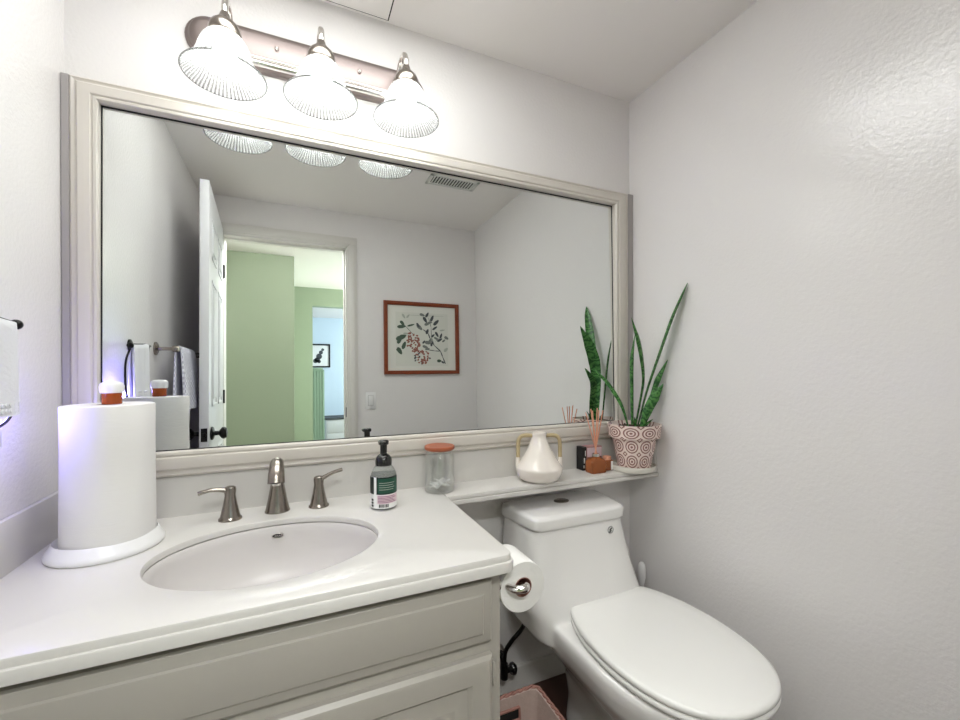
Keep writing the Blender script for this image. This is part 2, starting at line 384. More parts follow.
# attic hatch in ceiling: thin raised lip around a panel
bm = bmesh.new()
hx0, hx1, hy0, hy1 = 0.12, 0.783, -0.60, -0.014
box(bm, hx0, hx1, hy0, hy1, H - 0.003, H + 0.001)
for (a, b, c, d) in ((hx0 - .004, hx1 + .004, hy1, hy1 + .004), (hx0 - .004, hx1 + .004, hy0 - .004, hy0), (hx0 - .004, hx0, hy0, hy1), (hx1, hx1 + .004, hy0, hy1)):
    box(bm, a, b, c, d, H - 0.0012, H + 0.001, mi=1)
struct('trim_2', bm, [M['ceil'], M['ventdark']])
# door leaf (open 90 degrees, standing along the left wall)
dy1 = D + 0.021; dy0 = -0.912; dxa, dxb = 0.1235, 0.1605
bm = B(dxa, dxb, dy1, dy0, 0.008, 2.058, bev=0.0015)
bmd = bm
dw = abs(dy1 - dy0); st = 0.10; pw = (dw - 3 * st) / 2
for c in range(2):
    y0 = min(dy0, dy1) + st + c * (pw + st); y1 = y0 + pw
    for (z0, z1) in ((0.22, 0.80), (1.02, 1.62), (1.72, 1.91)):
        for xs, s in ((dxb, 1), (dxa, -1)):
            # moulded border and raised field
            for (a, b2, t) in ((0.0, 0.014, 0.0045),):
                x0_, x1_ = (xs - .0005, xs + t) if s > 0 else (xs - t, xs + .0005)
                box(bmd, x0_, x1_, y0, y0 + b2, z0, z1, bev=.002); box(bmd, x0_, x1_, y1 - b2, y1, z0, z1, bev=.002)
                box(bmd, x0_, x1_, y0, y1, z0, z0 + b2, bev=.002); box(bmd, x0_, x1_, y0, y1, z1 - b2, z1, bev=.002)
            x0_, x1_ = (xs - .0005, xs + .006) if s > 0 else (xs - .006, xs + .0005)
            box(bmd, x0_, x1_, y0 + 0.035, y1 - 0.035, z0 + 0.035, z1 - 0.035, bev=.005, seg=1)
for v in bmd.verts: v.co.x -= 0.035 * (dy0 - v.co.y) / (dy0 - dy1)
door = struct('door_1', bmd, M['doorpaint'], smooth=30)
kz, ky = 0.897, dy0 - 0.065
obj('door_knob', lathe([(0.0, .0), (0.031, 0.0), (0.031, 0.006), (0.024, 0.010), (0.011, 0.013), (0.010, 0.030), (0.016, 0.034), (0.026, 0.042), (0.028, 0.052), (0.022, 0.062), (0.0, 0.066)], (dxb, ky, kz), 28, axis='x'), M['black'], door, 40)
obj('door_knob', lathe([(0.0, .0), (0.031, 0.0), (0.031, -0.006), (0.024, -0.010), (0.011, -0.013), (0.010, -0.030), (0.016, -0.034), (0.026, -0.042), (0.028, -0.052), (0.022, -0.062), (0.0, -0.066)], (dxa, ky, kz), 28, axis='x'), M['black'], door, 40)
bm = B(dxa + .006, dxb - .006, dy0 - 0.001, dy0 + 0.0015, kz - 0.03, kz + 0.03)
box(bm, dxa + .012, dxb - .012, dy0, dy0 + 0.009, kz - 0.010, kz + 0.010, bev=.002)
obj('latch_plate', bm, M['black'], door)
for z in (0.25, 1.05, 1.80):
    obj('hinge', lathe([(0.006, z - 0.04), (0.006, z + 0.04)], (dxb - 0.035 + 0.004, dy1 + 0.001, 0), 10), M['black'], door, 40)

# ------------------------------------------------------------------ mirror
mir = thing('wall_mirror', 'large wide wall mirror in a moulded cream frame above the vanity and shelf', 'mirror', (W / 2, -0.001, 0.886))
gx0, gx1, gz0, gz1 = 0.072, 1.692, 0.955, 1.824
# frame profile as (distance inward from outer edge, protrusion)
FP = [(0.0, 0.0), (0.0, 0.018), (0.006, 0.023), (0.012, 0.020), (0.015, 0.020), (0.022, 0.028), (0.036, 0.031), (0.050, 0.029), (0.054, 0.025), (0.058, 0.028), (0.064, 0.027), (0.068, 0.021), (0.068, 0.0)]
bm = bmesh.new(); rings = []
fw = 0.068; fx0, fx1, fz0, fz1 = 0.016, gx1 + fw, 0.886, 1.878
def fpt(cx_, cz_, sx, sz, dd, pr_):
    kz_ = (gz1 + .001 - fz1) / fw if sz < 0 else (gz0 - .001 - fz0) / fw
    kx_ = (gx0 - fx0) / fw if sx > 0 else 1.0
    return (cx_ + sx * dd * kx_, -0.001 - pr_, cz_ + sz * dd * abs(kz_))
corners = [(fx0, fz0, 1, 1), (fx1, fz0, -1, 1), (fx1, fz1, -1, -1), (fx0, fz1, 1, -1)]
vr = [[bm.verts.new(fpt(c[0], c[1], c[2], c[3], d_, p_)) for d_, p_ in FP] for c in corners]
for i in range(4):
    k = (i + 1) % 4
    for j in range(len(FP) - 1):
        bm.faces.new((vr[i][j], vr[k][j], vr[k][j + 1], vr[i][j + 1]))
obj('frame', bm, M['frame'], mir, 25)
# mirror glass, very slightly tilted, standing inside the frame
bm = bmesh.new()
def gy(x, z): return -0.012 + 0.016 * (z - 1.3) + 0.002 * (x - 0.9)
e = 0.004
fr_ = [bm.verts.new((x, gy(x, z), z)) for x, z in ((gx0 - e, gz0 - e), (gx1 + e, gz0 - e), (gx1 + e, gz1 + e), (gx0 - e, gz1 + e))]
bk_ = [bm.verts.new((v.co.x, -0.002, v.co.z)) for v in fr_]
bm.faces.new(fr_); bm.faces.new(bk_[::-1])
for i in range(4): bm.faces.new((fr_[i], bk_[i], bk_[(i + 1) % 4], fr_[(i + 1) % 4]))
obj('mirror_glass', bm, M['mirror'], mir)
for (a, b) in ((0.001, fx0), (fx1, W - 0.001)):
    obj('filler_strip', B(a, b, -0.022, -0.001, fz0 - 0.0, fz1, bev=.0015), M['filler'], mir, label='greyer strip between frame and side wall')
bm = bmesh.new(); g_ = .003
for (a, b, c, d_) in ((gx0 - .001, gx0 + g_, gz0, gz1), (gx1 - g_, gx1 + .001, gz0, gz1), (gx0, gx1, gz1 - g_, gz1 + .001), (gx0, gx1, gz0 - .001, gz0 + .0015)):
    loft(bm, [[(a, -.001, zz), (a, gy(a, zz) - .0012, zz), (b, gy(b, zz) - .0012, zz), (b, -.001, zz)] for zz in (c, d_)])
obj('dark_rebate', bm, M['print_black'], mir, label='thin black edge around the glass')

# ------------------------------------------------------------------ vanity cabinet
CX1 = 0.910; CY = -0.545
van = thing('vanity_cabinet', 'cream painted bathroom vanity cabinet with raised panel fronts under the sink', 'cabinet', (CX1 / 2, -0.28, 0))
bm = B(0.001, CX1, CY, -0.016, 0.10, 0.7445, bev=.002); box(bm, 0.02, CX1 - .01, CY + 0.06, -0.03, 0.0, 0.101)
# hollow for the basin: cut away by building body from panels instead
bm.free(); bm = bmesh.new()
box(bm, 0.001, 0.019, CY + .018, -0.016, 0.10, 0.7445); box(bm, CX1 - .018, CX1, CY + .018, -0.016, 0.10, 0.7445)
box(bm, 0.001, CX1, CY, CY + .018, 0.10, 0.7445, bev=.0015); box(bm, 0.001, CX1, -0.022, -0.016, 0.10, 0.7445); box(bm, 0.001, CX1, CY + .018, -0.016, 0.10, 0.118)
box(bm, 0.02, CX1 - .01, CY + 0.06, -0.03, 0.0, 0.101)
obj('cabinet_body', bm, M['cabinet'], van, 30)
def raised_front(x0, x1, z0, z1, panel=True):
    bm = bmesh.new(); y = CY - 0.0005
    P = [(0, 0), (0, 0.011), (0.007, 0.0175), (0.012, 0.019)]
    if panel:
        P += [(0.048, 0.019), (0.052, 0.015), (0.056, 0.012), (0.062, 0.012), (0.085, 0.018), (0.088, 0.018)]
    else:
        P = [(0, 0), (0, 0.009), (0.004, 0.012), (0.022, 0.0165), (0.0245, 0.0195), (0.026, 0.020)]
    R = []
    for d_, p_ in P:
        R.append([(x0 + d_, y - p_, z0 + d_), (x1 - d_, y - p_, z0 + d_), (x1 - d_, y - p_, z1 - d_), (x0 + d_, y - p_, z1 - d_)])
    return loft(bm, R)
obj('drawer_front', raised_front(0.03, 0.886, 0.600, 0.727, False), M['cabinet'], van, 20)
for (a, b) in ((0.03, 0.452), (0.464, 0.886)):
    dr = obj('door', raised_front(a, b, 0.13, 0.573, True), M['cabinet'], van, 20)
    hx = a - 0.003 if a < .1 else b + 0.003
    for z in (0.20, 0.528):
        h = lathe([(0.0, z - .024), (.002, z - .024), (.0035, z - .018), (.0035, z + .018), (.002, z + .024), (0, z + .024)], (hx + (.004 if a > .1 else -.004) * 0.5, CY - 0.008, 0), 10)
        box(h, hx - .004, hx + .006, CY - 0.003, CY - 0.0004, z - .016, z + .016)
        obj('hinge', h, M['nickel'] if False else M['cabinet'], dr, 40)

# ------------------------------------------------------------------ countertop with oval cut-out
SX, SY, SA, SB = 0.4647, -0.3208, 0.2269, 0.1728
RX, FY, SHY = 0.935, -0.577, -0.150
top = thing('countertop', 'off-white one-piece vanity top with backsplash that runs on as a narrow shelf over the toilet', 'countertop', (0.9, -0.15, 0.745))
def slab_with_hole(z0, z1, xr, yf, rc, shelf_y, a, b, flare=0.0):
    """L-shaped slab; outer loop from polar samples around the sink, bridged ring by ring"""
    bm = bmesh.new(); N = 96
    x0, x1, y0, y1 = 0.001, xr, yf, -0.001
    outer = []
    ks = sorted(set([2 * PI * i / N for i in range(N)] + [math.atan2(yy - SY, xx - SX) % (2 * PI) for xx, yy in ((x0, y0), (x0, y1), (x1, y1), (x1, shelf_y))]
                    + [math.atan2((y0 + rc - rc * math.sin(q)) - SY, (x1 - rc + rc * math.cos(q)) - SX) % (2 * PI) for q in [PI / 2 * i / 6 for i in range(7)]]))
    inner = []
    for t in ks:
        c, s = math.cos(t), math.sin(t)
        tt = []
        if c > 1e-9: tt.append((x1 - SX) / c)
        if c < -1e-9: tt.append((x0 - SX) / c)
        if s > 1e-9: tt.append((y1 - SY) / s)
        if s < -1e-9: tt.append((y0 - SY) / s)
        k = min(tt); px, py = SX + k * c, SY + k * s
        if px > x1 - rc and py < y0 + rc:   # rounded front right corner
            cx_, cy_ = x1 - rc, y0 + rc
            lo, hi = 0, k
            for _ in range(40):
                mid = (lo + hi) / 2; qx, qy = SX + mid * c, SY + mid * s
                out_ = (qx > cx_ and qy < cy_ and (qx - cx_) ** 2 + (qy - cy_) ** 2 > rc * rc)
                if out_: hi = mid
                else: lo = mid
            px, py = SX + lo * c, SY + lo * s
        outer.append((px, py))
        r_ = 1 / math.sqrt((c / a) ** 2 + (s / b) ** 2); inner.append((SX + r_ * c, SY + r_ * s))
    n = len(ks)
    bev = 0.004
    def ring(pts, z, inset=0.0, hole=False):
        out = []
        for (px, py) in pts:
            if inset:
                if hole:
                    dx, dy = px - SX, py - SY; l = math.hypot(dx, dy); px += dx / l * inset; py += dy / l * inset
                else:
                    if px > x1 - rc - 1e-6: px -= inset * (1 if py > y0 + rc else (px - (x1 - rc)) / rc)
                    if py < y0 + rc + 1e-6: py += inset * (1 if px < x1 - rc else ((y0 + rc) - py) / rc)
            out.append((px, py, z))
        return out
    R = [ring(inner, z0), ring(inner, z1 - bev), ring(inner, z1 - .001, .0015, True), ring(inner, z1, bev, True), ring(outer, z1, bev), ring(outer, z1 - .001, .0015), ring(outer, z1 - bev), ring(outer, z0)]
    vr = [[bm.verts.new(p) for p in r] for r in R]
    for i in range(len(vr)):
        k = (i + 1) % len(vr)
        for j in range(n):
            m_ = (j + 1) % n
            bm.faces.new((vr[i][j], vr[i][m_], vr[k][m_], vr[k][j]))
    return bm
bm = slab_with_hole(0.7655, CT, RX - 0.005, FY + 0.005, 0.022, SHY, SA, SB)
obj('worktop', bm, M['solid'], top, 30)
bm = slab_with_hole(0.7450, 0.7662, RX, FY, 0.024, SHY, SA + .022, SB + .022)
obj('edge_ledge', bm, M['solid'], top, 30)
# shelf over the toilet
SPR = [(-0.0015, CT), (SHY + .006, CT), (SHY + .0025, CT - .001), (SHY + .001, CT - .004), (SHY + .001, CT - .012), (SHY + .004, CT - .0145), (SHY - .002, CT - .016), (SHY - .003, CT - .019), (SHY - .003, CT - .027), (SHY, CT - .030), (-0.0015, CT - .030)]
obj('shelf', extrude_profile(SPR, RX - 0.0055, W - 0.0005), M['solid'], top, 30)
SPL = [(-0.0012, CT - .001), (-0.018, CT - .001), (-0.018, 0.880), (-0.015, 0.8835), (-0.012, 0.8845), (-0.0012, 0.8845)]
obj('backsplash', extrude_profile(SPL, 0.001, W - .001), M['solid'], top, 30)
bm = bmesh.new(); box(bm, 0.001, 0.013, FY + .012, -0.0185, CT - .001, 0.8835, bev=.003)
obj('side_splash', bm, M['solid'], top, 40)
bm = bmesh.new(); box(bm, W - .0125, W - .0008, SHY + .004, -0.0185, CT - .001, 0.8835, bev=.003)
obj('side_splash', bm, M['solid'], top, 40)

# ------------------------------------------------------------------ sink
sink = thing('sink', 'oval undermount porcelain basin set in the off-white vanity top', 'sink', (SX, SY, 0.60))
bm = bmesh.new(); R = []
for (k, z) in ((1.075, 0.7630), (1.0, 0.7630), (0.985, 0.757), (0.975, 0.740), (0.965, 0.715), (0.93, 0.685), (0.87, 0.655), (0.76, 0.628), (0.60, 0.612), (0.40, 0.604), (0.20, 0.600), (0.12, 0.599)):
    R.append([(SX + SA * k * math.cos(2 * PI * i / 72), SY + SB * k * math.sin(2 * PI * i / 72), z) for i in range(72)])
for (k, z) in ((0.12, 0.585), (0.60, 0.598), (0.80, 0.615), (0.95, 0.65), (1.02, 0.70), (1.06, 0.745)):
    R.append([(SX + SA * k * math.cos(2 * PI * i / 72), SY + SB * k * math.sin(2 * PI * i / 72), z) for i in range(72)])
R.append(R[0])
loft(bm, R, False, False); bmesh.ops.remove_doubles(bm, verts=bm.verts, dist=1e-6)
obj('basin', bm, M['sink'], sink, 50)
obj('drain', lathe([(0.0, .5995), (.022, .5995), (.022, .603), (.018, .604), (.010, .6035), (.0, .606)], (SX, SY, 0), 24), M['chrome'], sink, 40)
# overflow badge on the far side of the bowl: oval ring with a small scribed mark
bcx, bcz = 0.470, 0.7405
k = 0.975; byy = SY + SB * k * math.sqrt(max(0, 1 - ((bcx - SX) / (SA * k)) ** 2))
bm = tube([(bcx + .0135 * math.cos(t), byy - .004 - (.006 * math.sin(t)) * .25, bcz + .0065 * math.sin(t)) for t in [2 * PI * i / 24 for i in range(25)]], .0014, 8, sub=1)
for i in range(4):
    x = bcx - .007 + i * .0045
    tube([(x, byy - .0042, bcz - .0025), (x + .002, byy - .0055, bcz + .003), (x + .003, byy - .0045, bcz - .001)], .0007, 6, bm, sub=3)
obj('overflow_ring', bm, M['chrome'], sink, 60)
bm = lathe([(0.0, 0), (1, 0), (1, .003), (0, .003)], n=24, axis='y')
for v in bm.verts: v.co = Vector((bcx + v.co.x * .0125, byy - .002 + v.co.y - v.co.z * .0015, bcz + v.co.z * .0058))
obj('overflow_plate', bm, M['black'], sink, 40)

# ------------------------------------------------------------------ faucet
fau = thing('faucet', 'brushed nickel widespread faucet with two lever handles behind the sink', 'faucet', (0.467, -0.085, CT))
fx = 0.467
def ell_loft(levels, n=28, bm=None):
    bm = bm or bmesh.new(); return loft(bm, [[(cx_ + a * math.cos(2 * PI * i / n), cy_ + b * math.sin(2 * PI * i / n), z) for i in range(n)] for cx_, cy_, z, a, b in levels])
sp = obj('spout_body', ell_loft([(fx, -.078, CT, .0315, .028), (fx, -.078, CT + .003, .0315, .028), (fx, -.078, CT + .006, .0295, .026), (fx, -.079, CT + .035, .0235, .0225), (fx, -.078, CT + .075, .0165, .018), (fx, -.077, CT + .095, .016, .018), (fx, -.078, CT + .110, .0155, .017)]), M['nickel'], fau, 50)
bm = tube([(fx, -.076, CT + .085), (fx, -.078, CT + .112), (fx, -.088, CT + .130), (fx, -.108, CT + .139), (fx, -.130, CT + .133), (fx, -.148, CT + .115), (fx, -.156, CT + .095)], [.018, .0175, .0165, .0165, .0175, .0195, .0205], 20, flat=0.75, up=(0, 1, 0))
obj('spout', bm, M['nickel'], fau, 50)
obj('aerator', lathe([(0, -.002), (.010, -.002), (.011, .004), (0, .004)], (fx, -.156, CT + .092), 18), M['chrome'], fau, 40)
for s, hx, lev in ((-1, 0.358, [(-.004, 0, .074), (-.020, -.003, .0790), (-.045, -.007, .0815), (-.068, -.010, .0765)]), (1, 0.572, [(.004, 0, .074), (.018, -.003, .083), (.040, -.008, .094), (.062, -.012, .100)])):
    hy = -0.098 if s < 0 else -0.083
    h = obj('handle', ell_loft([(hx, hy, CT, .0270, .0245), (hx, hy, CT + .004, .0270, .0245), (hx, hy, CT + .007, .0235, .0215), (hx, hy, CT + .011, .0225, .0205), (hx, hy, CT + .040, .0160, .0150), (hx, hy, CT + .062, .0125, .0125), (hx, hy, CT + .077, .0140, .0130), (hx, hy, CT + .083, .0125, .0120), (hx, hy, CT + .085, .008, .008)]), M['nickel'], fau, 50)
    bm = tube([(hx + a, hy + b, CT + c) for a, b, c in lev], [.0110, .0090, .0075, .0080], 14, flat=.65, up=(0, 0, 1))
    obj('lever', bm, M['nickel'], h, 60)

# ------------------------------------------------------------------ vanity light
LX = [0.357, 0.579, 0.809]; LY, LZ = -0.148, 1.885
lamp = thing('vanity_light', 'three-bulb satin nickel bathroom light bar with etched glass bell shades above the mirror', 'light fixture', (0.579, -0.001, 2.065))
def stadium(x0, x1, z0, z1, d_, y):
    r = (z1 - z0) / 2 - d_; cz_ = (z0 + z1) / 2; out = []
    for i in range(17): t = PI / 2 - PI * i / 16; out.append((x1 - (z1 - z0) / 2 + r * math.cos(t), y, cz_ + r * math.sin(t)))
    for i in range(17): t = -PI / 2 - PI * i / 16; out.append((x0 + (z1 - z0) / 2 + r * math.cos(t), y, cz_ + r * math.sin(t)))
    return out
bx0, bx1, bz0, bz1 = 0.246, 0.905, 2.003, 2.122
R = [stadium(bx0, bx1, bz0, bz1, d_, y_) for d_, y_ in ((0, -.001), (0, -.006), (.002, -.009), (.006, -.010), (.009, -.014), (.012, -.022), (.015, -.026), (.018, -.0275), (.030, -.030))]
bm = bmesh.new(); loft(bm, R)
obj('back_plate', bm, M['plate'], lamp, 20, label='satin nickel back plate with rounded ends')
bm = bmesh.new()
for (zc, rr) in ((2.016, .0085), (2.031, .0045)):
    tube([(bx0 + .055, -.029, zc), (bx1 - .055, -.029, zc)], rr, 14, bm, sub=1, up=(0, 0, 1))
obj('rail', bm, M['chrome'], lamp, 60, label='polished chrome rail along the lower edge')
for x in (0.468, 0.694):
    obj('screw', lathe([(0, -.030), (.0055, -.030), (.0055, -.034), (.003, -.038), (0, -.039)], (x, 0, 2.068), 14, axis='y'), M['chrome'], lamp, 50)
for lx in LX:
    a = tube([(lx, -.029, 2.050), (lx, -.045, 2.072), (lx, -.070, 2.092), (lx, -.098, 2.098), (lx, -.128, 2.086), (lx, -.145, 2.060), (lx, LY, 2.03)], .0082, 12, up=(1, 0, 0))
    lathe([(0, -.030), (.018, -.030), (.018, -.034), (.010, -.040), (.007, -.044)], (lx, 0, 2.055), 20, a, axis='y')
    obj('arm', a, M['chrome'], lamp, 50)
    obj('socket_cup', lathe([(.0075, .158), (.010, .154), (.013, .145), (.020, .136), (.030, .126), (.0355, .114), (.0375, .100), (.0365, .096), (.034, .096), (.030, .110), (.012, .130), (.006, .150)], (lx, LY, LZ), 32), M['nickel'], lamp, 50)
    prof = [(.093, 0), (.0915, .004), (.083, .012), (.073, .022), (.0655, .035), (.0605, .050), (.056, .066), (.0495, .081), (.042, .092), (.034, .0985)]
    inn = [(r - .0025, z - .0004) for r, z in prof][::-1]
    P = prof + inn + [prof[0]]
    bm = lathe(P, (lx, LY, LZ), 64, cap0=False, cap1=False, uvs=(6.0, [i * .06 for i in range(len(P))]))
    bmesh.ops.remove_doubles(bm, verts=bm.verts, dist=1e-6)
    sh = obj('lamp_shade', bm, M['shade'], lamp, 60, label='bell shaped white etched glass shade')
    bm = tube([(lx + .0922 * math.cos(t), LY + .0922 * math.sin(t), LZ + .0005) for t in [2 * PI * i / 64 for i in range(65)]], .0017, 8, sub=1)
    obj('rim_bead', bm, M['shade'], sh, 60)
    bm = lathe([(0, .012), (.012, .0135), (.021, .019), (.027, .028), (.0295, .040), (.028, .052), (.022, .066), (.015, .078), (.0125, .090), (.0125, .100), (0, .100)], (lx, LY, LZ), 28)
    obj('bulb', bm, M['bulb'], lamp, 60, label='glowing white bulb')

# ------------------------------------------------------------------ toilet
toi = thing('toilet', 'white one-piece elongated toilet with closed lid under the shelf', 'toilet', (1.40, -0.40, 0))
TXC = 1.412
def sup(cx_, cy_, a, b, z, n=56, e=2.0, yb=None, rot=0):
    out = []
    for i in range(n):
        t = 2 * PI * i / n; c, s = math.cos(t), math.sin(t)
        x = a * math.copysign(abs(c) ** (2 / e), c); y = b * math.copysign(abs(s) ** (2 / e), s)
        out.append((cx_ + x, cy_ + y, z))
    return out
def bowl_ring(hw, yf, yb, z, e_f=2.0, e_b=3.5, xc=TXC, n=56, ymid=None):
    """front half elliptic, back half squarish"""
    ym = ymid if ymid is not None else -0.47
    out = []
    for i in range(n):
        t = 2 * PI * i / n; c, s = math.cos(t), math.sin(t)
        e_ = e_b if s > 0 else e_f
        x = hw * math.copysign(abs(c) ** (2 / e_), c)
        y = (yb - ym) * abs(s) ** (2 / e_) if s > 0 else -(ym - yf) * abs(s) ** (2 / e_)
        out.append((xc + x, ym + y, z))
    return out
bm = bmesh.new()
loft(bm, [bowl_ring(.108, -.60, -.16, 0.0, 2.4, 4), bowl_ring(.105, -.595, -.16, .02, 2.4, 4), bowl_ring(.092, -.585, -.16, .08, 2.3, 4), bowl_ring(.090, -.60, -.13, .16, 2.2, 4),
          bowl_ring(.115, -.65, -.06, .22, 2.1, 4), bowl_ring(.165, -.70, -.03, .275, 2.05, 4), bowl_ring(.190, -.74, -.022, .32, 2.0, 4), bowl_ring(.200, -.758, -.022, .36, 2.0, 4.5), bowl_ring(.2015, -.764, -.022, .385, 2.0, 4.5), bowl_ring(.199, -.762, -.022, .395, 2.0, 4.5), bowl_ring(.190, -.755, -.03, .400, 2.0, 4.5)])
# tank: sections from deck up to lid
def tank_ring(x0, x1, yf, yb, z, e=5, n=56, tp=1.0):
    xc = (x0 + x1) / 2
    return [(xc + (x - xc) * (tp + (1 - tp) * (y - yf) / (yb - yf)), y, zz_) for x, y, zz_ in sup(xc, (yf + yb) / 2, (x1 - x0) / 2, (yb - yf) / 2, z, n, e)]
bm2 = bmesh.new()
loft(bm2, [tank_ring(1.185, 1.606, -.315, -.022, .33, 4.5), tank_ring(1.168, 1.603, -.308, -.022, .40, 4.5), tank_ring(1.158, 1.596, -.297, -.022, .425, 5, tp=.99), tank_ring(1.154, 1.588, -.284, -.022, .46, 5.5, tp=.975), tank_ring(1.156, 1.581, -.268, -.022, .51, 6, tp=.95), tank_ring(1.160, 1.576, -.251, -.022, .57, 6.5, tp=.92), tank_ring(1.165, 1.574, -.239, -.022, .62, 7, tp=.89), tank_ring(1.168, 1.573, -.231, -.022, .656, 7, tp=.87)])
me_t = bpy.data.meshes.new('t'); bm2.to_mesh(me_t); bm2.free(); bm.from_mesh(me_t); bpy.data.meshes.remove(me_t)
body = obj('toilet_body', bm, M['porcelain'], toi, 180)
rm = body.modifiers.new('remesh', 'REMESH'); rm.mode = 'VOXEL'; rm.voxel_size = 0.006; rm.use_smooth_shade = True
sm = body.modifiers.new('smooth', 'SMOOTH'); sm.factor = 0.8; sm.iterations = 14
bm = bmesh.new()
loft(bm, [tank_ring(1.167, 1.574, -.231, -.022, .655, 8, 88, .87), tank_ring(1.167, 1.574, -.231, -.022, .6585, 8, 88, .87), tank_ring(1.163, 1.578, -.236, -.020, .660, 9, 88, .87), tank_ring(1.162, 1.579, -.237, -.020, .686, 9, 88, .87), tank_ring(1.164, 1.577, -.235, -.021, .692, 9, 88, .87), tank_ring(1.169, 1.572, -.228, -.025, .6965, 9, 88, .87), tank_ring(1.179, 1.562, -.216, -.034, .699, 8, 88, .87)])
obj('tank_lid', bm, M['porcelain'], toi, 60)
bm = lathe([(0, .7012), (.021, .7012), (.021, .704), (.018, .7055), (0, .7055)], (0, 0, 0), 32)
for v in bm.verts: v.co.x = v.co.x * 1.35 + 1.368; v.co.y = v.co.y * 1.05 - .112; v.co.z -= .0028
obj('flush_button', bm, M['nickel'], toi, 40, label='oval chrome flush button')
# round maker's emblem on the tank front
em = lathe([(0, 0), (.0125, 0), (.0125, -.0015), (0, -.0015)], (1.468, -.2475, .630), 24, axis='y')
me_ = obj('emblem', em, M['print_white'], toi, 40)
bm = tube([(1.468 + .0110 * math.cos(t), -.2495, .630 + .0110 * math.sin(t)) for t in [2 * PI * i / 20 for i in range(21)]], .0009, 6, sub=1)
tube([(1.473, -.2497, .636), (1.464, -.2497, .630), (1.471, -.2497, .629), (1.463, -.2497, .622)], .0020, 6, bm, sub=1)
obj('emblem_mark', bm, M['print_black'], me_, 60)
SXC = 1.429
LO = [(.0, -.272), (.10, -.270), (.138, -.278), (.160, -.303), (.180, -.350), (.196, -.41), (.203, -.48), (.2015, -.55), (.189, -.62), (.165, -.68), (.130, -.725), (.085, -.755), (.040, -.768), (0, -.771)]
def egg(k, z, dy=0.0, n_sub=4):
    pts = smooth_path([(x, y, 0) for x, y in LO], n_sub)
    cy_ = -.50
    right = [(SXC + p.x * k, cy_ + (p.y - cy_) * k + dy, z) for p in pts]
    left = [(2 * SXC - x, y, z) for x, y, _ in right[1:-1]][::-1]
    return right + left
bm = bmesh.new(); loft(bm, [egg(.985, .4035), egg(1.0, .407), egg(1.0, .415), egg(.985, .4185)])
obj('seat', bm, M['seat'], toi, 50)
bm = bmesh.new(); loft(bm, [egg(.985, .4205), egg(1.0, .424), egg(1.0, .431), egg(.992, .4355), egg(.96, .4385), egg(.8, .4405), egg(.5, .4412), egg(.2, .4415)])
obj('seat_lid', bm, M['seat'], toi, 50)
for s in (-1, 1):
    obj('hinge', lathe([(0, -.022), (.010, -.022), (.012, -.016), (.012, .016), (.010, .022), (0, .022)], (SXC + s * .10, -.266, .417), 16, axis='x'), M['seat'], toi, 50)

# ------------------------------------------------------------------ toilet paper and holder
tph = thing('toilet_paper_holder', 'chrome arm toilet paper holder fixed to the side of the vanity', 'toilet paper holder', (CX1, -0.535, 0.70))
bm = lathe([(0, 0), (.017, 0), (.017, .004), (.012, .008), (.007, .010), (.007, .030)], (CX1 + .0005, -.563 + .035, .700), 20, axis='x')
obj('wall_post', bm, M['chrome'], tph, 50)
bm = tube([(CX1 + .012, -.563 + .035, .700), (CX1 + .026, -.556, .696), (.957, -.566, .6975), (.9655, -.560, .698), (.9665, -.545, .694), (.9665, -.50, .6935), (.9665, -.435, .6935)], [.007, .008, .009, .0085, .0065, .0062, .0062], 14, sub=5)
obj('arm', bm, M['chrome'], tph, 60)
RC = (.9665, 0, .6890)
bm = lathe([(.021, -.545), (.0542, -.545), (.0552, -.543), (.0552, -.447), (.0542, -.445), (.021, -.445), (.021, -.545)], RC, 56, axis='y', cap0=False, cap1=False)
tr = obj('toilet_paper_roll', bm, M['tissue'], None, 40, org=(.9665, -.495, .6890))
tag(tr, 'white roll of toilet paper hanging at the right side of the vanity', 'toilet paper')
bm = lathe([(.0195, -.546), (.021, -.546), (.021, -.444), (.0195, -.444), (.0195, -.546)], RC, 40, axis='y', cap0=False, cap1=False)
obj('cardboard_core', bm, M['basket'], tr, 40)

# ------------------------------------------------------------------ basket, supply line, brush
bk = thing('waste_basket', 'pinkish woven square waste basket with cut-out handle on the floor beside the vanity', 'basket', (1.04, -.43, 0))
def rr_ring(x0, x1, y0, y1, z, r=.02, n=6):
    out = []
    for (cx_, cy_, a0) in ((x1 - r, y1 - r, 0), (x0 + r, y1 - r, PI / 2), (x0 + r, y0 + r, PI), (x1 - r, y0 + r, 1.5 * PI)):
        for i in range(n + 1): t = a0 + PI / 2 * i / n; out.append((cx_ + r * math.cos(t), cy_ + r * math.sin(t), z))
    return out
x0, x1, y0, y1 = .925, 1.150, -.565, -.300
bm = bmesh.new()
loft(bm, [rr_ring(x0 + .03, x1 - .03, y0 + .03, y1 - .03, .006), rr_ring(x0 + .028, x1 - .028, y0 + .028, y1 - .028, .001), rr_ring(x0 + .002, x1 - .002, y0 + .002, y1 - .002, .246), rr_ring(x0 + .008, x1 - .008, y0 + .008, y1 - .008, .246), rr_ring(x0 + .034, x1 - .034, y0 + .034, y1 - .034, .006)], cap0=False, cap1=True)
obj('basket_wall', bm, M['liner'], bk, 40)
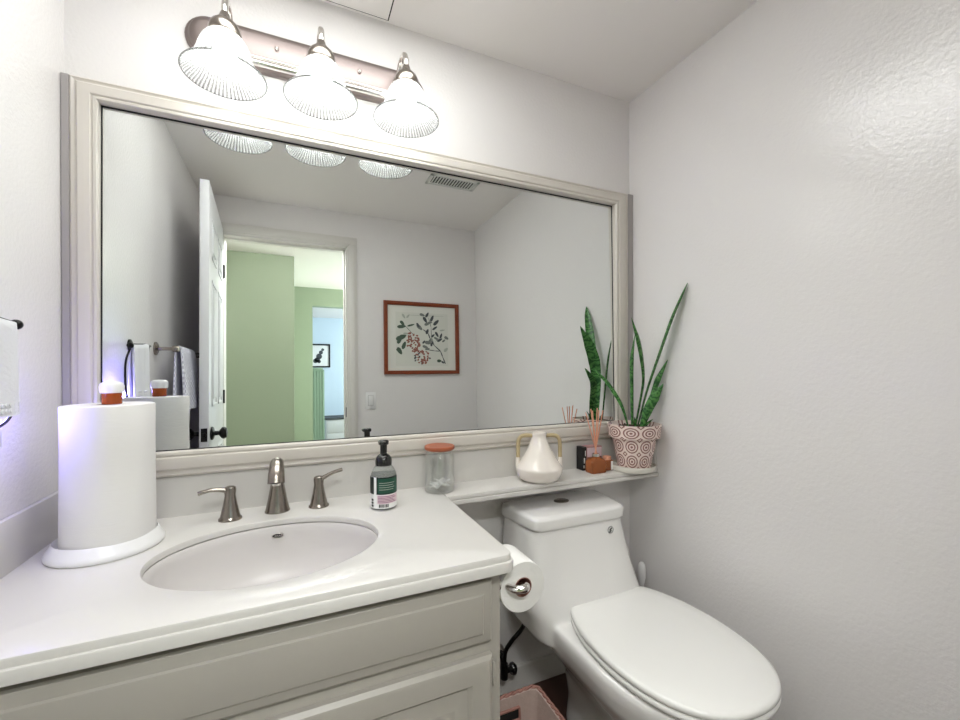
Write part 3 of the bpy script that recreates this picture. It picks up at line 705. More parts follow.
# twisted rim: two strands
RP = [Vector(p) for p in rr_ring(x0, x1, y0, y1, .247, .02, 5)]; RP.append(RP[0])
dense = []
for i in range(len(RP) - 1):
    L = (RP[i + 1] - RP[i]).length; m_ = max(1, int(L / .006))
    for q in range(m_): dense.append(RP[i].lerp(RP[i + 1], q / m_))
dense.append(dense[0])
bm = bmesh.new()
for ph in (0, PI):
    pts = []
    for i, p in enumerate(dense):
        t = i * .9 + ph; c = Vector(((x0 + x1) / 2, (y0 + y1) / 2, .247)); o_ = (p - c).normalized()
        pts.append(p + o_ * (.003 * math.cos(t)) + Vector((0, 0, .003 * math.sin(t))))
    tube(pts, .0035, 6, bm, sub=1)
obj('twisted_rim', bm, M['basket'], bk, 60)
bm = bmesh.new()
for zz in (.185, .215): tube([(.985, y1 - .0135 if zz > .2 else y1 - .018, zz), (1.085, y1 - .0135 if zz > .2 else y1 - .018, zz)], .004, 8, bm, sub=1)
for xx in (.985, 1.085): tube([(xx, y1 - .018, .185), (xx, y1 - .0135, .215)], .004, 8, bm, sub=1)
box(bm, .989, 1.081, y1 - .0175, y1 - .013, .189, .211, mi=1)
obj('handle_opening', bm, [M['basket'], M['ventdark']], bk, 60)

sv = thing('water_supply_valve', 'dark water shut-off valve and curved hose on the wall below the toilet tank', 'valve', (1.19, -.02, .11))
obj('escutcheon', lathe([(0, -.0145), (.026, -.0145), (.024, -.019), (.010, -.022), (0, -.022)], (1.165, 0, .165), 24, axis='y'), M['chrome'], sv, 50)
bm = tube([(1.165, -.02, .165), (1.165, -.055, .165), (1.165, -.06, .12)], .009, 12)
obj('pipe_stub', bm, M['black'], sv, 60)
bm = lathe([(0, -.02), (.013, -.02), (.013, .03), (0, .03)], (1.168, -.06, .118), 16)
lathe([(0, 0), (.009, 0), (.009, .022), (0, .022)], (1.170, -.06, .122), 12, bm, axis='x')
obj('valve_body', bm, M['black'], sv, 50)
bm = lathe([(0, .022), (.016, .022), (.020, .028), (.020, .036), (.012, .044), (0, .044)], (1.170, -.06, .122), 16, axis='x')
obj('valve_knob', bm, M['blackplastic'], sv, 50)
obj('hose', tube([(1.168, -.06, .145), (1.172, -.062, .19), (1.190, -.07, .225), (1.222, -.08, .262), (1.245, -.085, .30), (1.25, -.085, .34)], .0075, 12), M['blackplastic'], sv, 60)

tb = thing('toilet_brush', 'white toilet brush handle standing behind the toilet by the right wall', 'toilet brush', (1.735, -.10, 0))
obj('brush_holder', lathe([(0, 0), (.045, 0), (.047, .01), (.042, .12), (.038, .125), (.036, .12), (.038, .012), (0, .012)], (1.735, -.10, 0), 32), M['whiteplastic'], tb, 50)
obj('brush_handle', lathe([(0, .02), (.03, .03), (.03, .09), (.008, .11), (.007, .25), (.009, .32), (.014, .345), (.0155, .375), (.013, .395), (.006, .405), (0, .406)], (1.7535, -.10, 0), 24), M['whiteplastic'], tb, 60)

# ------------------------------------------------------------------ paper towels and pill bottle
pc = (.1385, -.1845)
pth = thing('paper_towel_stand', 'white countertop paper towel stand with wide round base left of the sink', 'paper towel holder', (pc[0], pc[1], CT))
obj('base', lathe([(0, CT + .0005), (.097, CT + .0005), (.0995, CT + .003), (.100, CT + .008), (.097, CT + .014), (.091, CT + .024), (.088, CT + .030), (.0865, CT + .0315), (.0855, CT + .029), (.0845, CT + .012), (0, CT + .011)], (pc[0], pc[1], 0), 64), M['whiteplastic'], pth, 40)
obj('post', lathe([(.008, CT + .010), (.008, 1.086), (.0, 1.0885)], (pc[0] + .005, pc[1] - .006, 0), 20), M['whiteplastic'], pth, 40)
rc_ = (pc[0] + .0055, pc[1] - .006)
bm = bmesh.new(); n = 72
def roll_ring(r, z, amp=0.0):
    return [(rc_[0] + (r + amp * math.sin(7 * t) * .5) * math.cos(t), rc_[1] + (r + amp * math.sin(5 * t + 1) * .5) * math.sin(t), z) for t in [2 * PI * i / n for i in range(n)]]
loft(bm, [roll_ring(.020, .796), roll_ring(.079, .796), roll_ring(.0800, .80), roll_ring(.0790, .90, .001), roll_ring(.078, 1.00, .0015), roll_ring(.0787, 1.0890, .001), roll_ring(.0775, 1.0915), roll_ring(.020, 1.0915), roll_ring(.020, .796)], False, False)
pt = obj('paper_towel_roll', bm, M['quilt'], None, 40, org=(rc_[0], rc_[1], .796))
tag(pt, 'tall white quilted paper towel roll standing left of the sink', 'paper towel')
pz = 1.0925
pb = thing('pill_bottle', 'small orange pill bottle with white cap on top of the paper towel roll', 'bottle', (.149, -.192, pz))
obj('bottle_body', lathe([(0, pz), (.0165, pz), (.0175, pz + .002), (.0175, pz + .026), (0, pz + .026)], (.149, -.192, 0), 32), M['amber'], pb, 40, label='translucent orange bottle body')
obj('cap', lathe([(0, pz + .024), (.0195, pz + .024), (.0210, pz + .028), (.0212, pz + .038), (.0195, pz + .044), (.014, pz + .048), (0, pz + .049)], (.149, -.192, 0), 32), M['whiteplastic'], pb, 50, label='white cap')

# ------------------------------------------------------------------ soap bottle
sx, sy = .7379, -.1625
so = thing('soap_dispenser', 'clear foaming soap bottle with black pump and green and pink label', 'soap bottle', (sx, sy, CT))
def bottle_ring(r, z): return r, CT + z
obj('bottle', lathe([(0, CT + .0005), (.031, CT + .0005), (.0345, CT + .004), (.0350, CT + .010), (.0355, CT + .088), (.0342, CT + .096), (.0285, CT + .108), (.0225, CT + .1165), (.0205, CT + .119), (0, CT + .119)], (sx, sy, 0), 40), M['soapclear'], so, 50)
obj('liquid', lathe([(0, CT + .003), (.0315, CT + .003), (.0325, CT + .010), (.0325, CT + .090), (0, CT + .090)], (sx, sy, 0), 32), M['soapliquid'], so, 50)
def patch(a0, a1, z0, z1, r, m_, name, parent, n=10, c=(sx, sy), rz1=None):
    bm = bmesh.new(); R = []
    for i in range(n + 1):
        t = a0 + (a1 - a0) * i / n
        R.append([(c[0] + q * math.cos(t), c[1] + q * math.sin(t), z) for q, z in ((r, z0), (r, z1), (r - .0008, z1), (r - .0008, z0))])
    return obj(name, loft(bm, R), m_, parent, 50)
A = math.atan2(-1.3435 - sy, .5114 - sx)
lab = patch(A - 1.5, A + 1.35, CT + .006, CT + .090, .0362, M['print_white'], 'label', so, 24)
def sub_patch(u0, u1, z0, z1, m_, nm, r=.0368): return patch(A + u0, A + u1, CT + z0, CT + z1, r, m_, nm, lab, 8)
sub_patch(-1.48, -.80, .044, .090, M['darkgreen'], 'dark_panel')
sub_patch(-.55, 1.32, .044, .0905, M['darkgreen'], 'dark_panel')
sub_patch(-.45, 1.22, .0475, .087, M['green_label'], 'green_panel', .0372)
for i in range(4): sub_patch(-.32, .75 + .1 * (i % 2), (.057 + .006 * i), (.0582 + .006 * i), M['leaf_pale'], 'print_line', .0376)
sub_patch(-.5, 1.25, .019, .042, M['pink_label'], 'pink_panel')
for i in range(5): sub_patch(-.42, 1.0 - .12 * (i % 3), .0220 + .004 * i, .0236 + .004 * i, M['mauve'], 'print_line', .0374)
for i in range(9): sub_patch(-.35 + i * .085, -.35 + i * .085 + (.04 if i % 3 else .06), .0095, .0180, M['print_black'], 'barcode_bar', .0372)
for z in (.010, .018, .026): sub_patch(-1.05, -.85, z, z + .005, M['print_black'], 'print_mark', .0372)
pm = obj('pump_collar', lathe([(0, CT + .118), (.0225, CT + .118), (.023, CT + .122), (.023, CT + .130), (.0215, CT + .138), (.016, CT + .145), (.011, CT + .148), (0, CT + .148)], (sx, sy, 0), 36), M['blackplastic'], so, 50)
bm = lathe([(0, CT + .147), (.0095, CT + .147), (.0098, CT + .174), (.0135, CT + .175), (.0145, CT + .178), (.0145, CT + .184), (.012, CT + .1865), (0, CT + .187)], (sx, sy, 0), 28)
box(bm, sx - .016, sx + .004, sy - .022, sy + .0, CT + .176, CT + .1845, bev=.003)
obj('pump_head', bm, M['blackplastic'], so, 45)

# ------------------------------------------------------------------ glass jar
jx, jy = .930, -.0790
jr = thing('glass_jar', 'clear glass jar with orange wooden lid at the back corner of the counter', 'jar', (jx, jy, CT))
P = [(0, CT + .0005), (.043, CT + .0005), (.0465, CT + .004), (.047, CT + .010), (.047, CT + .106), (.0455, CT + .114), (.0410, CT + .119), (.0405, CT + .129), (.0375, CT + .129), (.038, CT + .119), (.043, CT + .112), (.0445, CT + .105), (.0445, CT + .010), (.040, CT + .006), (0, CT + .006)]
obj('jar_body', lathe(P, (jx, jy, 0), 48), M['jarglass'], jr, 50)
obj('lid', lathe([(0, CT + .1295), (.042, CT + .1295), (.0445, CT + .131), (.0475, CT + .134), (.0480, CT + .137), (.0475, CT + .1415), (.045, CT + .143), (0, CT + .1425)], (jx, jy, 0), 48), M['wood_lid'], jr, 30, label='orange wooden lid')
cs = bmesh.new()
for i in range(11):
    a = random.uniform(0, PI); L = .030; t = random.uniform(-.3, .45); q = .0045 + random.random() * .003
    d_ = Vector((math.cos(a) * math.cos(t), math.sin(a) * math.cos(t), math.sin(t))); c = Vector((jx + random.uniform(-.006, .006), jy + random.uniform(-.006, .006), CT + .0085 + .0105 + i * .0009))
    w_ = Vector((-math.sin(a), math.cos(a), .3)).normalized() * q; up_ = Vector((0, 0, .0012))
    loft(cs, [[c - d_ * L * s_ - w_ - up_, c - d_ * L * s_ + w_ - up_, c - d_ * L * s_ + w_ + up_, c - d_ * L * s_ - w_ + up_] for s_ in (1, 0, -1)])
cot = obj('folded_strips', cs, M['cotton'], None, 40, org=(jx, jy, CT + .008))
tag(cot, 'heap of folded white strips lying inside the glass jar', 'paper strips'); cot['kind'] = 'stuff'

# ------------------------------------------------------------------ vase
vx, vy = 1.284, -.1010
vs = thing('vase', 'cream ceramic cone-shaped vase with two tan handles on the shelf', 'vase', (vx, vy, CT))
obj('vase_body', lathe([(0, CT + .0005), (.050, CT + .0005), (.060, CT + .003), (.071, CT + .012), (.0785, CT + .028), (.0805, CT + .042), (.0803, CT + .0465), (.0775, CT + .0500), (.066, CT + .066), (.0505, CT + .090), (.0370, CT + .115), (.0285, CT + .137), (.0245, CT + .149), (.0255, CT + .157), (.0270, CT + .162), (.0260, CT + .165), (.0225, CT + .165), (.021, CT + .158), (.021, CT + .14), (0, CT + .135)], (vx, vy, 0), 56), M['vase'], vs, 40)
ang = -.38
for s in (-1, 1):
    dx, dy = math.cos(ang) * s * -1 * -1, math.sin(ang) * s * -1
    dx, dy = math.cos(ang) * s, math.sin(ang) * s
    def vp(r, z): return (vx + dx * r, vy + dy * r, CT + z)
    bm = tube([vp(.024, .1535), vp(.044, .1545), vp(.060, .1520), vp(.0695, .142), vp(.0725, .126), vp(.0730, .098), vp(.0735, .078)], .0070, 12)
    h = obj('handle', bm, M['cane'], vs, 60, label='tan cane wrapped handle')
    bm = tube([vp(.0733, .080), vp(.0738, .064), vp(.0730, .050)], [.0076, .0080, .0090], 12)
    obj('handle_foot', bm, M['vase'], h, 60)

# ------------------------------------------------------------------ carton, diffuser, small amber bottle
cb = thing('small_carton', 'small black and pink carton standing behind the reed diffuser', 'box', (1.545, -.045, CT))
obj('carton', B(1.500, 1.590, -.062, -.026, CT + .0005, CT + .088, bev=.001), M['greycard'], cb, 20)
obj('black_side', B(1.4985, 1.516, -.0635, -.025, CT + .0008, CT + .0885, bev=.0008), M['print_black'], cb, 20)
bm = bmesh.new(); box(bm, 1.5035, 1.5085, -.0642, -.0634, CT + .028, CT + .048); box(bm, 1.502, 1.506, -.0642, -.0634, CT + .010, CT + .020); box(bm, 1.509, 1.512, -.0642, -.0634, CT + .055, CT + .075)
obj('print', bm, M['print_white'], cb)
obj('pink_panel', B(1.520, 1.588, -.0628, -.0618, CT + .05, CT + .084), M['pink_label'], cb)
obj('red_panel', B(1.520, 1.588, -.0628, -.0618, CT + .004, CT + .049), M['berry'], cb)
dfx, dfy = 1.531, -.098
df = thing('reed_diffuser', 'amber glass reed diffuser with a fan of pinkish reeds left of the potted plant', 'reed diffuser', (dfx, dfy, CT))
bm = bmesh.new()
loft(bm, [tank_ring(dfx - .032, dfx + .032, dfy - .022, dfy + .022, CT + .0005, 6, 40), tank_ring(dfx - .034, dfx + .034, dfy - .024, dfy + .024, CT + .004, 6, 40), tank_ring(dfx - .034, dfx + .034, dfy - .024, dfy + .024, CT + .042, 6, 40), tank_ring(dfx - .028, dfx + .028, dfy - .020, dfy + .020, CT + .050, 4, 40), tank_ring(dfx - .012, dfx + .012, dfy - .012, dfy + .012, CT + .058, 2, 40), tank_ring(dfx - .011, dfx + .011, dfy - .011, dfy + .011, CT + .066, 2, 40)])
obj('bottle', bm, M['amberglass'], df, 40, label='amber glass bottle')
obj('collar', lathe([(.011, CT + .060), (.0145, CT + .060), (.0145, CT + .070), (.011, CT + .070), (.011, CT + .060)], (dfx, dfy, 0), 24, cap0=False, cap1=False), M['chrome'], df, 40)
for (tx, ty, tz) in ((-.040, .010, .214), (-.026, -.012, .222), (-.010, .016, .226), (.002, -.016, .224), (.014, .008, .229), (.026, -.010, .222), (.038, .004, .214)):
    b0 = Vector((dfx - tx * .55, dfy - ty * .5, CT + .006)); b1 = Vector((dfx + tx * .95, dfy + ty, CT + tz + .008))
    obj('reed', tube([b0, b1], .0019, 7, sub=1), M['reed'], df, 60)
ab = thing('amber_jar', 'small square amber jar with pale cap beside the reed diffuser', 'jar', (1.594, -.085, CT))
bm = bmesh.new(); box(bm, 1.576, 1.612, -.103, -.067, CT + .0005, CT + .040, bev=.004, seg=3)
obj('jar_body', bm, M['amberglass'], ab, 40)
obj('label', B(1.598, 1.6075, -.1038, -.1032, CT + .004, CT + .036), M['print_white'], ab)
obj('cap', lathe([(0, CT + .040), (.0150, CT + .040), (.0155, CT + .043), (.0155, CT + .052), (0, CT + .053)], (1.594, -.085, 0), 28), M['reed'], ab, 40)

# ------------------------------------------------------------------ saucer, pot, plant
px_, py_ = 1.6865, -.128
sc = obj('saucer', lathe([(0, CT + .0005), (.070, CT + .0005), (.079, CT + .002), (.0840, CT + .010), (.085, CT + .022), (.0820, CT + .0225), (.079, CT + .014), (0, CT + .013)], (px_ + .002, py_ + .010, 0), 56), M['saucer'], None, 40, org=(px_ - .002, py_ + .01, CT))
tag(sc, 'round cream saucer under the patterned plant pot', 'saucer')
pp = thing('potted_snake_plant', 'snake plant in a pink medallion patterned pot at the right end of the shelf', 'potted plant', (px_, py_, CT + .0134))
b0 = CT + .0135
uvp = [(0.0, -.02), (.058, -.02), (.060, 0.0), (.0795, 2.0), (.0795, 2.0), (.0925, 2.02), (.0970, 3.0), (.0975, 3.02), (.0925, 3.02), (.090, 3.02), (.084, 3.02), (0, 3.02)]
zz = [b0, b0, b0 + .003, b0 + .112, b0 + .113, b0 + .115, b0 + .160, b0 + .163, b0 + .163, b0 + .155, b0 + .141, b0 + .139]
prof = [(r, z) for (r, _), z in zip(uvp, zz)]
bm = lathe(prof, (px_, py_, 0), 72, uvs=(9.0, [u for _, u in uvp]))
obj('pot', bm, M['pot'], pp, 40, label='pink and brown medallion patterned flower pot')
bm = lathe([(0, b0 + .140), (.084, b0 + .140), (.084, b0 + .147), (.05, b0 + .153), (.02, b0 + .154), (0, b0 + .154)], (px_, py_, 0), 40)
obj('soil', bm, M['soil'], pp, 60)
bm = bmesh.new()
for i in range(40):
    a, r = random.uniform(0, 2 * PI), random.uniform(.01, .072); s_ = random.uniform(.002, .005)
    lathe([(0, -s_), (s_ * .8, -s_ * .5), (s_, 0), (s_ * .7, s_ * .6), (0, s_)], (px_ + r * math.cos(a), py_ + r * math.sin(a), b0 + .152), 6, bm)
gr = obj('bark_chips', bm, M['soil'], pp, 60); gr['kind'] = 'stuff'
def leaf(pts, widths, wdirs, thick=.0022, name='leaf'):
    """pts centre line, widths half-width per point, wdirs width direction per point (or one)"""
    S = smooth_path(pts, 7); n = len(S); rings = []
    wd_ = wdirs if isinstance(wdirs[0], (tuple, list)) else [wdirs] * len(pts)
    for i, p in enumerate(S):
        x = i / 7; a = min(int(x), len(pts) - 1); b = min(a + 1, len(pts) - 1); f_ = x - a
        hw = widths[a] + (widths[b] - widths[a]) * f_
        w_ = (Vector(wd_[a]) * (1 - f_) + Vector(wd_[b]) * f_)
        d = (S[min(i + 1, n - 1)] - S[max(i - 1, 0)]).normalized(); w_ = (w_ - d * w_.dot(d)).normalized(); nn = d.cross(w_)
        cup = hw * .28; th = thick * (.4 + .6 * min(1, hw / .01))
        rings.append([p - w_ * hw + nn * cup, p - w_ * hw * .5 + nn * cup * .25, p, p + w_ * hw * .5 + nn * cup * .25, p + w_ * hw + nn * cup,
                      p + w_ * hw * .5 + nn * (cup * .25 - th), p - nn * th, p - w_ * hw * .5 + nn * (cup * .25 - th)])
    bm = bmesh.new(); lay = bm.loops.layers.uv.verify()
    us = [-1, -.5, 0, .5, 1, .5, 0, -.5]
    vr = [[bm.verts.new(q) for q in r] for r in rings]
    L = 0; acc = [0]
    for i in range(1, n): L += (S[i] - S[i - 1]).length; acc.append(L)
    for i in range(n - 1):
        for j in range(8):
            k = (j + 1) % 8; f = bm.faces.new((vr[i][j], vr[i][k], vr[i + 1][k], vr[i + 1][j]))
            for lp, (a, b) in zip(f.loops, ((j, i), (k, i), (k, i + 1), (j, i + 1))): lp[lay].uv = (us[a] * .02 * 8, acc[b] * 8)
    bm.faces.new(vr[0]); bm.faces.new(vr[-1][::-1])
    return obj(name, bm, M['leaf'], pp, 60)
zb = b0 + .138
# tall leaf leaning on the right wall
leaf([(1.700, -.130, zb), (1.722, -.160, 1.08), (1.745, -.200, 1.22), (1.760, -.240, 1.34), (1.7725, -.270, 1.42), (1.7805, -.287, 1.467)], [.008, .013, .017, .019, .013, .0008], (.60, .80, 0))
# broad twisting leaf
leaf([(1.690, -.130, zb), (1.706, -.140, 1.03), (1.716, -.150, 1.12), (1.708, -.152, 1.20), (1.686, -.156, 1.27), (1.663, -.158, 1.315), (1.644, -.160, 1.352)], [.008, .014, .020, .025, .022, .011, .0008], [(.8, .5, 0), (.75, .6, 0), (.75, .6, 0), (.8, .55, 0), (.85, .5, .2), (.85, .5, .2), (.85, .5, .2)])
# slim leaf behind it
leaf([(1.702, -.105, zb), (1.712, -.092, 1.08), (1.722, -.082, 1.20), (1.742, -.076, 1.295)], [.005, .007, .008, .0008], (.8, -.3, 0))
# leaf arching to the left
leaf([(1.664, -.125, zb), (1.660, -.120, .966), (1.650, -.100, 1.033), (1.626, -.062, 1.104), (1.597, -.047, 1.139), (1.566, -.036, 1.167)], [.006, .008, .0125, .0135, .009, .0008], (.55, .45, .5))
# smaller leaves on the right
leaf([(1.706, -.140, zb), (1.728, -.165, 1.03), (1.748, -.185, 1.12), (1.7765, -.205, 1.197)], [.005, .007, .011, .0008], (.8, -.55, .2))
leaf([(1.700, -.150, zb), (1.716, -.165, 1.00), (1.738, -.180, 1.055), (1.762, -.198, 1.108)], [.006, .017, .019, .0008], (.85, -.5, -.2))
leaf([(1.715, -.14, zb), (1.735, -.15, .958), (1.755, -.155, .972)], [.004, .005, .0006], (.6, -.6, 0))
leaf([(1.68, -.145, zb), (1.672, -.150, .965), (1.664, -.155, .985)], [.004, .005, .0006], (.8, -.3, 0))

# ------------------------------------------------------------------ things on the left wall
rg = thing('towel_ring', 'small dark metal towel ring on the left wall near the mirror', 'towel ring', (0, -.375, 1.25))
bm = lathe([(0, .0), (.020, 0), (.020, .005), (.012, .009), (.006, .010), (.006, .045)], (0.0005, -.462, 1.262), 24, axis='x')
obj('wall_plate', bm, M['black'], rg, 40)
obj('rail', tube([(.048, -.302, 1.2495), (.048, -.40, 1.258), (.048, -.500, 1.262)], .0042, 10), M['black'], rg, 60)
bm = lathe([(0, -.007), (.006, -.007), (.009, -.003), (.009, .003), (.006, .006), (0, .006)], (.048, -.3055, 1.2495), 18, axis='y')
obj('finial', bm, M['black'], rg, 50)
obj('ring_loop', tube([(.046, -.320, 1.247), (.040, -.296, 1.20), (.040, -.293, 1.13), (.042, -.31, 1.085), (.045, -.36, 1.068), (.045, -.43, 1.07), (.044, -.47, 1.10), (.044, -.49, 1.20), (.048, -.485, 1.258)], .003, 8), M['black'], rg, 60)
bm = bmesh.new(); R = []
for i in range(13):
    y = -.316 - .150 * i / 12; o_ = .002 * math.sin(i * 1.3)
    zt = 1.2475 + .012 * i / 12
    R.append([(.0385 + o_, y, 1.088), (.0415 + o_, y, zt - .01), (.0425, y, zt + .004), (.048, y, zt + .0075), (.0535, y, zt + .004), (.0545 + o_, y, zt - .01), (.0575 + o_, y, 1.086), (.0535 + o_, y, 1.086), (.0495 + o_, y, zt - .01), (.0465, y, zt - .01), (.0425 + o_, y, 1.088)])
loft(bm, R)
ht = obj('hand_towel', bm, M['towel'], None, 60, org=(.048, -.39, 1.25))
tag(ht, 'small plain white hand towel hanging on the ring nearest the mirror', 'towel')
bm = bmesh.new()
for zi in (1.096, 1.106):
    for i in range(12):
        y = -.322 - .011 * i; lathe([(0, -.001), (.0035, -.001), (.0035, .0012), (0, .0012)], (.0575, y, zi), 8, bm, axis='x')
obj('lace_trim', bm, M['towel'], ht, 50)

br = thing('towel_bar', 'brushed nickel towel bar on the left wall seen in the mirror', 'towel bar', (0, -.98, 1.27))
for y in (-.755, -1.205):
    bm = lathe([(0, 0), (.027, 0), (.027, .005), (.020, .009), (.009, .012), (.0075, .020), (.0075, .055), (.013, .060), (.014, .072), (.011, .080), (0, .082)], (.0005, y, 1.272), 28, axis='x')
    obj('wall_post', bm, M['nickel'], br, 50)
obj('bar', tube([(.070, -.750, 1.272), (.070, -1.21, 1.272)], .0075, 14, sub=1), M['nickel'], br, 60)
bm = bmesh.new(); R = []
for i in range(15):
    y = -.795 - .26 * i / 14; o_ = .004 * math.sin(i * .9)
    R.append([(.048 + o_ * .5, y, 1.00), (.0525, y, 1.12), (.0555, y, 1.24), (.058, y, 1.278), (.070, y, 1.289), (.082, y, 1.278), (.087, y, 1.24), (.096 + o_, y, 1.12), (.102 + o_, y, 1.02),
              (.088 + o_, y, 1.02), (.085 + o_, y, 1.12), (.079, y, 1.24), (.077, y, 1.268), (.070, y, 1.2805), (.063, y, 1.268), (.062, y, 1.24), (.061, y, 1.12), (.060 + o_ * .5, y, 1.00)])
loft(bm, R)
wt = obj('hand_towel', bm, M['waffle'], None, 60, org=(.07, -.92, 1.28))
tag(wt, 'white waffle weave towel folded over the towel bar behind the door', 'towel')

ng = thing('night_light', 'small plug-in night light glowing blue low on the left wall by the towel ring', 'night light', (0, -.335, 1.12))
obj('outlet_plate', B(.0005, .006, .0 - .350, -.297, 1.010, 1.088, bev=.002), M['whiteplastic'], ng, 30)
obj('night_light_body', B(.006, .028, -.345, -.299, 1.025, 1.078, bev=.005), M['whiteplastic'], ng, 40)
obj('lens', B(.010, .024, -.340, -.302, 1.0775, 1.087, bev=.004), M['nightglow'], ng, 40)

# ------------------------------------------------------------------ door-side wall: print, switch; ceiling vent
fx0_, fx1_, fz0_, fz1_ = 1.084, 1.640, 1.173, 1.690
pf = thing('framed_botanical_print', 'square botanical print of leaves and red berries in a reddish wood frame', 'picture', (1.362, D, 1.173))
bm = bmesh.new(); FR = [(0, 0), (0, .020), (.004, .023), (.020, .023), (.026, .017), (.027, .008), (.027, 0)]
cs_ = [(fx0_, fz0_, 1, 1), (fx1_, fz0_, -1, 1), (fx1_, fz1_, -1, -1), (fx0_, fz1_, 1, -1)]
vr = [[bm.verts.new((c[0] + c[2] * d_, D + .001 + p_, c[1] + c[3] * d_)) for d_, p_ in FR] for c in cs_]
for i in range(4):
    for j in range(len(FR) - 1): bm.faces.new((vr[i][j], vr[(i + 1) % 4][j], vr[(i + 1) % 4][j + 1], vr[i][j + 1]))
obj('picture_frame', bm, M['framewood'], pf, 30, label='reddish brown wood frame')
obj('mat_board', B(fx0_ + .02, fx1_ - .02, D + .002, D + .007, fz0_ + .02, fz1_ - .02), M['paper'], pf)
art = bmesh.new(); yp = D + .0090
def uvp_(u, v):   # picture-local 0..720 zoom grid
    x = fx0_ + (u - 100) / 532 * (fx1_ - fx0_); vt = 78 + (u - 100) * .052; vb = 610 - (u - 100) * .016
    return x, fz1_ - (v - vt) / (vb - vt) * (fz1_ - fz0_)
def quadp(u0, v0, u1, v1, mi, y):
    a = uvp_(u0, v0); b = uvp_(u1, v1); box(art, min(a[0], b[0]), max(a[0], b[0]), y - .0006, y, min(a[1], b[1]), max(a[1], b[1]), mi=mi)
quadp(180, 158, 552, 545, 0, yp - .001)
cnt = [0]
def aleaf(u, v, L, ang_, w, mi):
    c, s = math.cos(math.radians(ang_)), -math.sin(math.radians(ang_)); pts = []
    for i in range(10):
        t = i / 9 * PI * 2; a = L / 2 * math.cos(t); b = w / 2 * math.sin(t) * (1 - .25 * math.cos(t))
        x, z = uvp_(u + a * c - b * s, v + a * s + b * c); pts.append((x, z))
    y = yp + .00006 * (cnt[0] % 12); cnt[0] += 1
    vs_ = [art.verts.new((x, y, z)) for x, z in pts[:-1]]; f = art.faces.new(vs_); f.material_index = mi
def stem(pl, w, mi):
    for a, b in zip(pl[:-1], pl[1:]):
        L = math.hypot(b[0] - a[0], b[1] - a[1]); ang_ = -math.degrees(math.atan2(b[1] - a[1], b[0] - a[0]))
        aleaf((a[0] + b[0]) / 2, (a[1] + b[1]) / 2, L * 1.15, ang_, w, mi)
stem([(530, 530), (510, 480), (495, 440), (450, 400), (420, 350), (405, 310), (370, 285)], 8, 2)
stem([(495, 440), (450, 438), (400, 430)], 6, 2); stem([(450, 400), (430, 340), (428, 270), (410, 200)], 5, 1)
stem([(460, 370), (480, 350), (510, 330)], 4, 1); stem([(215, 235), (250, 265), (290, 310), (310, 330)], 4, 3)
stem([(270, 182), (370, 185), (520, 190)], 3, 4)
for (u, v, L, a, w) in [(365, 180, 40, -20, 20), (400, 180, 42, 60, 18), (435, 205, 50, 65, 20), (465, 235, 55, 45, 24), (385, 215, 50, -60, 22), (400, 245, 44, 20, 22), (345, 270, 55, -45, 26), (400, 300, 40, 70, 20), (335, 255, 40, -60, 16), (455, 275, 45, 35, 16), (420, 235, 36, 10, 16), (470, 320, 45, -60, 18), (500, 330, 40, 70, 16), (490, 360, 45, 30, 18), (465, 350, 40, -30, 16), (540, 345, 36, -30, 22), (405, 380, 50, -10, 26), (420, 365, 40, 60, 20), (385, 410, 44, -20, 20), (375, 375, 30, 50, 14), (400, 425, 36, 10, 16), (430, 390, 34, 80, 16), (520, 365, 30, 40, 14), (440, 330, 34, 40, 16)]:
    aleaf(u, v, L, a, w, 1 if (u + v) % 2 else 2)
for (u, v, L, a, w) in [(225, 240, 44, -50, 22), (220, 265, 62, 5, 26), (285, 255, 55, 15, 14), (215, 345, 75, 20, 34), (205, 365, 55, 60, 26), (235, 400, 60, 70, 26), (205, 440, 60, -60, 30), (230, 330, 50, 5, 16), (190, 435, 20, -50, 12)]: aleaf(u, v, L, a, w, 3)
for (u, v, L, a, w) in [(235, 190, 40, -60, 16), (265, 190, 34, 50, 14), (535, 430, 40, 45, 22), (250, 315, 40, 0, 14), (510, 290, 40, 10, 12)]: aleaf(u, v, L, a, w, 4)
aleaf(485, 510, 34, 0, 22, 3); aleaf(512, 520, 26, -30, 14, 2)
rs = random.Random(3)
for i in range(58):
    t = rs.uniform(0, 2 * PI); r = math.sqrt(rs.random()); aleaf(298 + 48 * r * math.cos(t) * (1.0) + 8 * math.sin(t), 378 + 72 * r * math.sin(t), rs.uniform(14, 22), rs.uniform(0, 180), rs.uniform(9, 14), 5)
for i in range(44):
    t = rs.uniform(0, 2 * PI); r = math.sqrt(rs.random()); aleaf(362 + 60 * r * math.cos(t), 485 + 48 * r * math.sin(t), rs.uniform(14, 22), rs.uniform(0, 180), rs.uniform(9, 14), 5 if i % 4 else 2)
obj('print', art, [M['paper2'], M['leaf_grey'], M['leaf_dark'], M['leaf_green'], M['leaf_pale'], M['berry']], pf)
sw = thing('light_switch', 'white rocker light switch on the wall beside the door frame', 'light switch', (.992, D, .995))
obj('switch_plate', B(.957, 1.027, D + .0005, D + .006, .938, 1.053, bev=.0025), M['whiteplastic'], sw, 40)
obj('rocker_gap', B(.9745, 1.0095, D + .0058, D + .0066, .9605, 1.0315), M['leaf_grey'], sw)
bm = B(.976, 1.008, D + .0055, D + .010, .962, 1.030, bev=.0015)
obj('rocker', bm, M['whiteplastic'], sw, 40)
vt = thing('ceiling_vent', 'white slotted air vent in the bathroom ceiling', 'vent', (1.36, -.925, H))
vx0, vx1, vy0, vy1 = 1.205, 1.500, -.985, -.865
bm = bmesh.new()
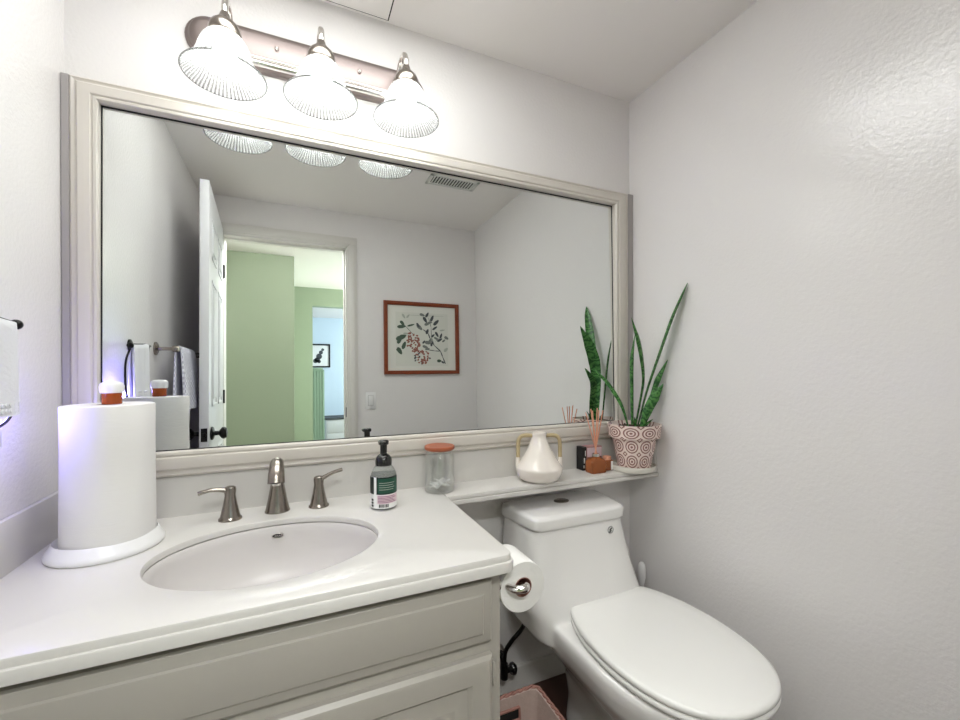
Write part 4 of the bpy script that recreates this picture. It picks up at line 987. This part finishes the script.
for (a, b, c, d_) in ((vx0, vx1, vy0, vy0 + .018), (vx0, vx1, vy1 - .018, vy1), (vx0, vx0 + .022, vy0, vy1), (vx1 - .022, vx1, vy0, vy1)):
    box(bm, a, b, c, d_, H - .008, H - .0005, bev=.002)
obj('vent_frame', bm, M['ventw'], vt, 30)
obj('duct_back', B(vx0 + .01, vx1 - .01, vy0 + .01, vy1 - .01, H - .0025, H - .0008), M['ventdark'], vt)
bm = bmesh.new(); ns = 15
for i in range(ns):
    x = vx0 + .030 + (vx1 - vx0 - .060) * i / (ns - 1); box(bm, x - .0038, x + .0038, vy0 + .016, vy1 - .016, H - .0085, H - .0045)
obj('louvers', bm, M['ventw'], vt)

# ------------------------------------------------------------------ beyond the door
hp = thing('framed_picture', 'small black framed picture on the pale wall of the far room', 'picture', (.95, -6.6, 1.39))
bm = bmesh.new()
for (a, b, c, d_) in ((.66, 1.115, 1.385, 1.410), (.66, 1.115, 1.775, 1.80), (.66, .685, 1.385, 1.80), (1.09, 1.115, 1.385, 1.80)): box(bm, a, b, -6.599, -6.575, c, d_)
obj('picture_frame', bm, M['print_black'], hp)
obj('print', B(.68, 1.095, -6.598, -6.588, 1.40, 1.785), M['print_white'], hp)
bm = bmesh.new()
for (u, v, r, q) in ((.93, 1.58, .05, 1.3), (.96, 1.65, .035, .9), (.90, 1.52, .045, .8), (.99, 1.70, .025, .8), (.87, 1.50, .04, 1.0), (.93, 1.49, .03, .6)):
    lathe([(0, 0), (r, 0), (r, .001), (0, .001)], (u, -6.5875, v), 14, bm, axis='y')
obj('ink_figure', bm, M['leaf_dark'], hp, 40)
bm = bmesh.new()
box(bm, .725, .905, -5.0, -4.88, 0, 1.30)
for i in range(5): box(bm, .735 + i * .036, .750 + i * .036, -4.882, -4.868, .02, 1.28, bev=.002)
box(bm, .715, .885, -5.01, -4.865, 1.30, 1.325, bev=.003)
gp = obj('slatted_screen', bm, M['greenpost'], None, 30, org=(.81, -4.94, 0)); tag(gp, 'pale green slatted screen standing beyond the hallway opening', 'screen')
ds = thing('low_dresser', 'low white dresser with dark drawer lines at the back of the far room', 'dresser', (1.5, -6.3, 0))
obj('dresser_body', B(1.0, 2.2, -6.59, -6.05, .06, .50, bev=.004), M['whiteplastic'], ds, 30)
obj('plinth', B(1.03, 2.17, -6.56, -6.08, 0, .062), M['leaf_grey'], ds)
obj('dresser_top', B(.98, 2.22, -6.595, -6.03, .50, .53, bev=.003), M['leaf_dark'], ds, 30)
for z in (.08, .29): obj('drawer', B(1.02, 2.18, -6.05, -6.03, z, z + .19, bev=.003), M['whiteplastic'], ds, 30)
